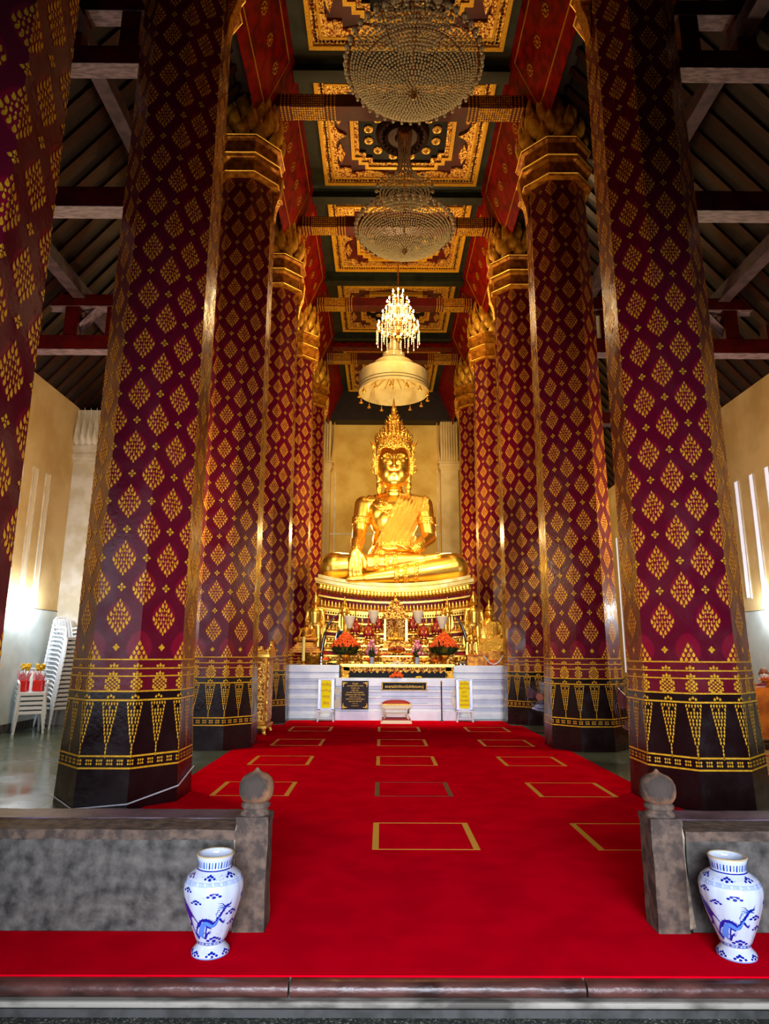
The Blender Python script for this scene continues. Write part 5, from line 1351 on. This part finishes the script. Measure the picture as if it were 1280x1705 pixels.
# ================================================================ BLUE AND WHITE VASES
VP = [(.085, 0), (.092, .006), (.094, .02), (.086, .035), (.070, .055), (.067, .07), (.075, .09), (.085, .12), (.102, .17), (.120, .23), (.135, .29), (.144, .34), (.147, .375), (.143, .405), (.130, .435), (.108, .458), (.088, .472),
      (.082, .482), (.083, .50), (.088, .53), (.093, .548), (.091, .555), (.085, .552), (.080, .53), (.076, .49), (.095, .45)]
def vr(z):
    for (r0, z0), (r1, z1) in zip(VP, VP[1:20]):
        if z0 <= z <= z1: return r0 + (r1 - r0) * (z - z0) / (z1 - z0)
    return .09
def vase(label, loc, rz, seed):
    t = thing('porcelain_vase', label, 'vase', loc, rz, group='blue and white dragon vases by the stone posts')
    mb = MB(); n = 96; vs = []; fs = []
    def lob(a, z): return 1 + (.018 * abs(sin(a * 6)) if .08 < z < .45 else 0)
    for r, z in VP:
        for k_ in range(n): a = 2 * pi * k_ / n; vs.append((r * lob(a, z) * cos(a), r * lob(a, z) * sin(a), z))
    for i in range(len(VP) - 1):
        for k_ in range(n): fs.append((i * n + k_, i * n + (k_ + 1) % n, (i + 1) * n + (k_ + 1) % n, (i + 1) * n + k_))
    fs.append(tuple(range(n - 1, -1, -1))); mb.add(vs, fs)
    mb.build('body', 'porcelain', t, smooth=True)
    MB().lathe([(.0925, .548), (.094, .553), (.089, .558), (.084, .554)], 64, cap=False).build('unglazed_rim', 'rim_brown', t, smooth=True)
    d = MB()
    def P(u, z, o=.0012): a = -pi / 2 + u; r = vr(z) * lob(a, z) + o; return (r * cos(a), r * sin(a), z)
    def blob(u, z, ru, rz_, mi=0, n=9, an=0):
        s_ = vr(z); pts = [(u + (ru * cos(2 * pi * i / n) * cos(an) - rz_ * sin(2 * pi * i / n) * sin(an)) / s_, z + ru * cos(2 * pi * i / n) * sin(an) + rz_ * sin(2 * pi * i / n) * cos(an)) for i in range(n)]
        d.mat(mi).add([P(u, z, .0022)] + [P(*p, .0016) for p in pts], [(0, i + 1, (i + 1) % n + 1) for i in range(n)])
    def cloud(u, z, k_=1, mi=0):
        k_ *= 1.45
        for du, dz, r in ((-.016, -.002, .005), (-.008, .004, .005), (0, .008, .0055), (.008, .004, .005), (.016, -.002, .005), (0, -.004, .006)): blob(u + du * k_ / vr(z), z + dz * k_, r * k_, r * .8 * k_, mi)
    def ribbon(pts, ws, mi=0, o=.0016):
        vs = []
        for i, (u, z) in enumerate(pts):
            (u0, z0), (u1, z1) = pts[max(0, i - 1)], pts[min(len(pts) - 1, i + 1)]; s_ = vr(z)
            dx, dz = (u1 - u0) * s_, z1 - z0; L_ = sqrt(dx * dx + dz * dz) or 1; nx, nz = -dz / L_, dx / L_
            vs += [P(u + nx * ws[i] / s_, z + nz * ws[i], o), P(u - nx * ws[i] / s_, z - nz * ws[i], o)]
        d.mat(mi).add(vs, [(2 * i, 2 * i + 1, 2 * i + 3, 2 * i + 2) for i in range(len(pts) - 1)])
    def band(z0, z1, mi, o=.0012, u0=0, u1=2 * pi, n=64):
        vs = []
        for i in range(n + 1): u = u0 + (u1 - u0) * i / n; vs += [P(u, z0, o), P(u, z1, o)]
        d.mat(mi).add(vs, [(2 * i, 2 * i + 2, 2 * i + 3, 2 * i + 1) for i in range(n)])
    # bands
    band(.474, .480, 0); band(.006, .010, 1); band(.086, .089, 0); band(.069, .072, 0); band(.430, .4315, 1); band(.411, .4125, 1)
    for i in range(36): u = 2 * pi * i / 36; ribbon([(u, .488), (u + .02, .525)], [.0035, .0025], 1 if i % 2 else 0)
    for i in range(24): u = 2 * pi * i / 24; band(.074, .084, 1 if i % 2 else 0, u0=u, u1=u + .18, n=2)
    for i in range(22):     # key fret
        u = 2 * pi * i / 22; w = .24; zz = .416
        for (a, b_, c, e) in ((0, .9, 0, .0018), (0, .06, 0, .010), (0, .75, .010, .0118), (.70, .76, .005, .011), (.25, .75, .0045, .0062)): band(zz + c, zz + e, 1, u0=u + a * w, u1=u + b_ * w, n=3)
    # dragon: sinuous tapering body, mane, head, legs with claws
    for off in (0, pi):
        path = []
        for i in range(50):
            s_ = i / 49
            if s_ < .5: v = s_ / .5; u = -1.35 + .75 * v; z = .33 - .205 * v ** 1.1
            else: v = (s_ - .5) / .5; u = -.60 + 1.05 * v; z = .125 + .03 * sin(v * 3) + .13 * v + .035 * sin(v * 7.5)
            path.append((u + off, z))
        ws = [.006 + .022 * sin(pi * min(1, (i / 49) * 1.15)) ** .7 for i in range(50)]
        ribbon(path, ws, 0); ribbon([(u, z - .006) for u, z in path[24:46]], [w * .5 for w in ws[24:46]], 1, .0022)
        for i in range(1, 47, 1):
            u, z = path[i]; u1, z1 = path[i + 1]; s_ = vr(z); dx, dz = (u1 - u) * s_, z1 - z; L_ = sqrt(dx * dx + dz * dz) or 1; nx, nz = -dz / L_, dx / L_
            ribbon([(u + nx * ws[i] * .9 / s_, z + nz * ws[i] * .9), (u + nx * (ws[i] + .007) / s_, z + nz * (ws[i] + .007))], [.0025, .0003], 0)
        hu, hz = path[-1]; blob(hu + .05, hz + .008, .015, .009, 0, an=.4); blob(hu + .16, hz + .014, .008, .005, 0, an=.5); blob(hu + .14, hz - .002, .009, .003, 0, an=-.1)
        for k_ in range(7): ribbon([(hu - .02, hz + .005 - .004 * k_), (hu - .16 - .03 * k_, hz + .028 - .010 * k_), (hu - .30, hz + .030 - .014 * k_)], [.003, .002, .0005], 1 if k_ % 2 else 0)
        for k_ in range(3): ribbon([(hu + .12, hz + .01), (hu + .22, hz + .022 + .01 * k_)], [.001, .0004], 0)
        for (lu, lz, du, dz) in ((-.50, .125, .30, .025), (-.42, .21, .30, -.03), (-1.0, .20, -.22, -.02), (.15, .24, .28, -.035)):
            lu += off; ribbon([(lu, lz), (lu + du * .5, lz - .012), (lu + du, lz + dz)], [.007, .006, .004], 0)
            for k_ in range(5): an = -.9 + .45 * k_; ribbon([(lu + du, lz + dz), (lu + du + .017 * cos(an) / vr(lz), lz + dz + .017 * sin(an) + .004)], [.0025, .0006], 0)
        blob(off + 1.25, .33, .012, .013, 0)
        for k_ in range(12): an = 2 * pi * k_ / 12; ribbon([(off + 1.25 + .011 * cos(an) / .14, .33 + .011 * sin(an)), (off + 1.25 + .019 * cos(an) / .14, .33 + .019 * sin(an))], [.0016, .0004], 0)
        for (u, z, k_) in ((.0, .365, 1.2), (-.62, .325, 1.0), (.75, .255, 1.1), (.15, .105, 1.2), (.95, .19, 1), (-1.0, .385, 1), (-.2, .45, .9), (.72, .452, .9), (-1.2, .45, .9), (1.5, .12, 1), (0.05, .026, 1.0), (.9, .026, .9), (-.9, .026, .9), (1.75, .026, .9)):
            cloud(u + off, z, k_)
        q = random.Random(seed)
        for k_ in range(46):
            u = q.uniform(-1.57, 1.57) + off; z = q.choice([q.uniform(.10, .40), q.uniform(.44, .462)]); ribbon([(u, z), (u + .05, z - .003), (u + .08, z + .004)], [.0006, .001, .0004], 1)
    d.build('painted_dragon', ['cobalt', 'cobalt_pale'], t); t.scale = (1.09, 1.09, .90)
vase('blue and white dragon vase in front of the left stone post', (-.92, 3.95, .008), .25, 1)
vase('blue and white dragon vase at the right edge, beside the right stone post', (1.93, 3.93, .008), -.35, 2)

# ---------------------------------------------------------------- stacked plastic chairs
def chair_parts(t, m):
    s_ = MB(); s_.bx(-.21, .21, -.21, .20, .415, .435); s_.bx(-.22, .22, -.235, -.205, .375, .435); s_.bx(-.23, -.205, -.22, .20, .39, .44); s_.bx(.205, .23, -.22, .20, .39, .44); s_.build('seat', m, t, bevel=.006)
    b_ = MB()
    for i in range(5): x = -.15 + .075 * i; b_.add([(x - .024, .19, .43), (x + .024, .19, .43), (x + .026, .32, .84), (x - .026, .32, .84), (x - .024, .205, .43), (x + .024, .205, .43), (x + .026, .335, .84), (x - .026, .335, .84)],
                                                [(0, 3, 2, 1), (4, 5, 6, 7), (0, 1, 5, 4), (1, 2, 6, 5), (2, 3, 7, 6), (3, 0, 4, 7)])
    b_.tube([(-.22, .20, .43), (-.225, .27, .66), (-.20, .32, .80), (-.12, .34, .87), (0, .345, .885), (.12, .34, .87), (.20, .32, .80), (.225, .27, .66), (.22, .20, .43)], .018, 6); b_.build('backrest', m, t)
    for sx in (-1, 1):
        MB().tube([(sx * .225, .26, .64), (sx * .26, .08, .655), (sx * .265, -.14, .645), (sx * .25, -.21, .60), (sx * .235, -.22, .42)], [.016, .022, .026, .024, .02], 6).build('armrest', m, t)
        MB().tube([(sx * .22, -.215, .43), (sx * .265, -.26, 0)], [.030, .022], 5).build('leg', m, t); MB().tube([(sx * .215, .20, .43), (sx * .245, .30, 0)], [.030, .022], 5).build('leg', m, t)
def stack(n, x, y, rz, lx, m, cat, lab, grp, dz=.092, dy=.016):
    base = thing('plastic_chair', lab(0, n), 'chair', (x, y, 0), rz, grp); chair_parts(base, m)
    for i in range(1, n):
        ox = Matrix.Rotation(rz, 3, 'Z') @ Vector((0, -dy * i, dz * i)); dup(base, (x + ox.x, y + ox.y, ox.z), label=lab(i, n))
    return base
ordn = ['bottom', 'second', 'third', 'fourth', 'fifth', 'sixth', 'seventh', 'eighth', 'ninth', 'tenth', 'eleventh', 'twelfth', 'thirteenth', 'fourteenth', 'fifteenth', 'sixteenth', 'seventeenth', 'eighteenth']
def labt(nm):
    return lambda i, n: 'white armchair, ' + ('bottom chair' if i == 0 else 'topmost chair' if i == n - 1 else ordn[i] + ' chair from the bottom') + ' of the ' + nm
RZ = radians(62)
stack(17, -7.12, 14.75, RZ, 0, 'plastic', 'chair', labt('tall leaning stack by the left wall'), 'white chairs in the tall stack')
stack(5, -7.12, 13.7, RZ - .5, 0, 'plastic', 'chair', labt('short front stack by the left wall'), 'white chairs in the short stack')
stack(9, -6.1, 16.0, RZ, 0, 'black_plastic', 'chair', lambda i, n: 'black chair, ' + ('bottom' if i == 0 else ordn[i] + ' from the bottom') + ' of the dark stack behind the tall white one', 'black chairs in the dark stack')
for i, (x, y) in enumerate(((-7.22, 13.56), (-6.96, 13.66))):
    t = thing('gift_bag', 'red shiny gift bag with yellow flowers, %s one on the short stack of chairs' % ['left', 'right'][i], 'bag', (x, y, .81), group='red gift bags on the white chairs'); q = random.Random(i)
    bg = MB(); bg.bx(-.10, .10, -.06, .06, 0, .22); bg.build('bag', 'bag', t, bevel=.02)
    f = MB()
    for k_ in range(40): f.sphere((q.uniform(-.10, .10), q.uniform(-.05, .05), .42 + q.uniform(0, .12)), .022, 6, 5)
    f.build('yellow_flowers', 'yellow_fl', t, smooth=True)
    f = MB()
    for k_ in range(30): f.at((q.uniform(-.08, .08), q.uniform(-.04, .04), .2), (q.uniform(-.4, .4), q.uniform(-.4, .4), q.uniform(0, 6))).petal(.05, q.uniform(.12, .26), .01, .006, 0, 2, 3)
    f.at(); f.build('wrapping', 'pink_fl', t)

# ---------------------------------------------------------------- fluorescent lamps on the side walls
def tube_lamp(x, y, z, sg, label):
    t = thing('fluorescent_lamp', label, 'lamp', (x, y, z), group='fluorescent tubes on the side walls')
    MB().bx(-.0 if sg < 0 else -.05, .05 if sg < 0 else 0, -.62, .62, -.03, .03).build('fixture', 'white_paint', t)
    MB().tube([(-sg * .075, -.58, 0), (-sg * .075, .58, 0)], .016, 10).build('glowing_tube', 'tube', t)
tube_lamp(XL, 13.6, 2.58, -1, 'lit fluorescent tube on the left wall above the stacked chairs')
tube_lamp(XR, 13.5, 2.62, 1, 'lit fluorescent tube on the right wall above the seated person')
for y_ in (-.4, 0, .4):
    light('tube_left', 'POINT', (XL + .26, 13.6 + y_, 2.58), 26, (.84, .93, 1), rad=.06); light('tube_right', 'POINT', (XR - .26, 13.5 + y_, 2.62), 26, (.84, .93, 1), rad=.06)
light('aisle_fill_left', 'POINT', (-5.0, 10.6, 4.2), 380, (1, .74, .42), rad=.3); light('aisle_fill_right', 'POINT', (5.9, 11.0, 4.2), 300, (1, .74, .42), rad=.3)  # unseen warm fill lights in both aisles, no fixtures modelled
# wall lantern and round fan on the left pilaster
t = thing('wall_fan', 'small black wall fan on the left wall beside the big front column', 'fan', (-6.55, 16.25, 3.05))
MB().at((0, -.1, 0), (pi / 2, 0, .5)).lathe([(.24, -.05), (.26, 0), (.24, .05)], 24, cap=False).build('guard', 'black', t); MB().bx(-.03, .03, -.1, .05, -.03, .03).build('bracket', 'black', t)

# ---------------------------------------------------------------- fans by the right columns
def ped_fan(x, y, z, r, rz, label, m='fan'):
    t = thing('pedestal_fan', label, 'fan', (x, y, 0), rz, group='standing fans beside the right columns')
    MB().lathe([(.26, 0), (.27, .02), (.05, .05), (.03, .08)], 24).build('base', m, t, smooth='auto'); MB().tube([(0, 0, .05), (0, 0, z)], .022, 10).build('pole', m, t)
    g = MB()
    for k_ in range(40):
        a = 2 * pi * k_ / 40
        for s_ in (-1, 1): g.tube([(.06 * cos(a), -.16 + s_ * .10, z + .06 * sin(a)), (r * .7 * cos(a), -.16 + s_ * .09, z + r * .7 * sin(a)), (r * cos(a), -.16, z + r * sin(a))], .003, 4)
    for rr, yy in ((r, 0), (r * .7, -.09), (r * .4, -.1), (r * .7, .09)): g.tube([(rr * cos(2 * pi * k_ / 40), -.16 + yy, z + rr * sin(2 * pi * k_ / 40)) for k_ in range(41)], .006, 4)
    g.build('guard', m, t)
    for k_ in range(4):
        a = 2 * pi * k_ / 4 + .3; bl = MB(); w = .16 * r / .4
        vs = [(.05, -.02, -.03), (r * .85, -.05, -w * .9), (r * .9, 0, 0), (r * .8, .05, w), (.05, .02, .03)]; bl.at((0, -.16, z), (0, a, 0)).add(vs + [(x, y + .008, z_) for x, y, z_ in vs], [(0, 1, 2, 3, 4), (9, 8, 7, 6, 5), (0, 5, 6, 1), (1, 6, 7, 2), (2, 7, 8, 3), (3, 8, 9, 4)]); bl.at(); bl.build('blade', 'alu', t)
    MB().at((0, 0, z), (pi / 2, 0, 0)).lathe([(.03, .27), (.07, .25), (.07, .0), (.05, -.06)], 18).build('motor', m, t, smooth='auto')
    MB().at((0, -.27, z), (pi / 2, 0, 0)).lathe([(.075, -.005), (.075, .01), (.01, .014)], 20).build('badge', 'fan_cap', t)
ped_fan(4.02, 10.3, .82, .46, -1.15, 'big grey standing fan seen edge-on between the first and second right columns')
ped_fan(3.42, 14.2, .72, .34, -.5, 'smaller wire-guard fan between the second and third right columns')

# ---------------------------------------------------------------- right aisle: person, cloth-covered table, tray, rug, bowl
t = thing('patterned_rug', 'red and beige patterned rug on the floor at the right edge of the photo', 'rug', (6.2, 10.3, 0))
MB().bx(-1.0, 1.3, -1.9, 2.6, 0, .012).build('pile', mat('beige_rug', 'a08850', .95, col2='6a5028', nscale=18), t)
r_ = MB()
for y in (-1.6, -1.0, -.2, .6, 1.4, 2.2): r_.bx(-.98, 1.28, y, y + .16, .012, .014)
r_.build('red_stripes', 'crimson', t)
t = thing('draped_table', 'low table draped in shiny gold cloth at the right edge of the photo', 'table', (7.05, 12.0, 0))
MB().bx(-.62, .62, -.35, .35, .98, 1.02).build('tabletop', 'gold_wood', t)
c = MB(); n = 80; vs = []
for j in range(7):
    v = j / 6; z = 1.03 - .80 * v
    for i in range(n):
        a = 2 * pi * i / n; ex = .66 + .04 * v; ey = .39 + .04 * v
        x = max(-1, min(1, cos(a) * 1.35)) * ex; y = max(-1, min(1, sin(a) * 1.35)) * ey; w = .03 * v * sin(i * .9) ; vs.append((x * (1 + w), y * (1 + w), z - .04 * v * abs(sin(i * .2))))
c.add(vs, [(j * n + i, (j + 1) * n + i, (j + 1) * n + (i + 1) % n, j * n + (i + 1) % n) for j in range(6) for i in range(n)] + [tuple(range(n))]); c.build('cloth', 'orange_cloth', t, smooth=True)
for sx in (-1, 1):
    for sy in (-1, 1): MB().bx(sx * .56 - .03, sx * .56 + .03, sy * .29 - .03, sy * .29 + .03, 0, .98).build('leg', 'gold_wood', t)
t = thing('footed_tray', 'brass footed tray with orange offerings on the gold-draped table', 'tray', (6.90, 11.9, 1.03)); t.scale = (.78, .78, .78)
MB().lathe([(.10, 0), (.10, .01), (.03, .05), (.035, .09), (.10, .14), (.24, .165), (.25, .18), (.2, .175), (.01, .15)], 28).build('dish', 'brass', t, smooth='auto')
f = MB(); q = random.Random(8)
for k_ in range(24): f.sphere((q.uniform(-.16, .16), q.uniform(-.12, .12), .19 + q.uniform(0, .02)), .028, 6, 5)
f.build('offerings', 'orange_fl', t, smooth=True)
t = thing('alms_bowl', 'silver bowl on the rug in front of the gold-draped table', 'bowl', (6.92, 11.25, .014))
MB().lathe([(.09, 0), (.16, .03), (.20, .12), (.19, .17), (.18, .17), (.18, .12), (.02, .03)], 24).build('bowl', 'silver', t, smooth='auto')
t = thing('person', 'shaven-headed person in dark red robe and white mask behind the gold-draped table', 'person', (7.46, 13.0, .44), rz=-.5)
b = MB()
b.sphere((0, .1, .16), (.24, .2, .15)); capsule(b, (0, .08, .2), (0, .05, .46), .16, .19); capsule(b, (-.17, .05, .55), (.17, .05, .55), .075, .075); capsule(b, (0, .03, .58), (0, .0, .70), .06, .055)
b.sphere((0, -.03, .80), (.083, .10, .115), 18, 14); b.sphere((0, -.08, .74), (.05, .05, .05)); capsule(b, (0, -.125, .80), (0, -.145, .775), .012, .017, 8)
for s_ in (-1, 1):
    b.sphere((s_ * .085, -.01, .79), (.014, .025, .035), 8, 6); capsule(b, (s_ * .22, .05, .52), (s_ * .27, .0, .28), .058, .045, 12); capsule(b, (s_ * .27, 0, .28), (s_ * .12, -.24, .22), .043, .03, 12)
    capsule(b, (s_ * .12, -.24, .22), (s_ * .08, -.30, .22), .035, .03, 10)
    for k_ in range(4): capsule(b, (s_ * (.11 - .016 * k_), -.30, .225), (s_ * (.09 - .016 * k_), -.36 - .01 * (k_ in (1, 2)), .21), .0085, .007, 6)
    capsule(b, (s_ * .05, -.27, .24), (s_ * .035, -.32, .24), .010, .008, 6)
    capsule(b, (s_ * .12, .08, .12), (s_ * .36, -.14, .09), .10, .08, 12); capsule(b, (s_ * .36, -.15, .09), (-s_ * .05, -.26, .06), .075, .045, 12)
pb = skin('body', b, 'skin', t, .010, 3)
shell('robe', pb, lambda x, y, z, n: ((z < .60) & (z > .0) & ~((y < -.17) & (z > .17) & (abs(x) < .2))) & ~((x < -.12) & (z > .42)), .022, 'mauve', t)
shell('face_mask', pb, lambda x, y, z, n: (z > .70) & (z < .795) & (y < -.055) & (abs(x) < .08), .008, 'mask', t)
ey = MB()
for s_ in (-1, 1): ey.sphere((s_ * .032, -.118, .825), (.014, .008, .006), 8, 6)
ey.build('eyes', 'black', t)
st_ = thing('low_platform', 'low wooden platform the robed person sits on, behind the gold-draped table', 'platform', (7.32, 13.1, 0)); MB().bx(-.9, .85, -.45, .9, .34, .44).build('deck', 'gold_wood', st_)
for sx in (-.85, .8):
    for sy in (-.4, .85): MB().bx(sx - .03, sx + .03, sy - .03, sy + .03, 0, .34).build('leg', 'gold_wood', st_)

# thin white cord round the foot of the big left column
pts = []
a_ = apo(.05) + .012; R_ = a_ / cos(pi / 8)
for k_ in range(-3, 3):
    an = -pi / 2 + (k_ + .5) * pi / 4; pts.append((CX - HS - .04 + R_ * cos(an), 7.9 + R_ * sin(an), .06 - .05 * (k_ == -1) + .22 * max(0, k_) * .5))
tag(MB().tube(pts, .008, 6).build('white_cord', 'cord'), 'thin white cord tied round the foot of the big left column', 'cord')
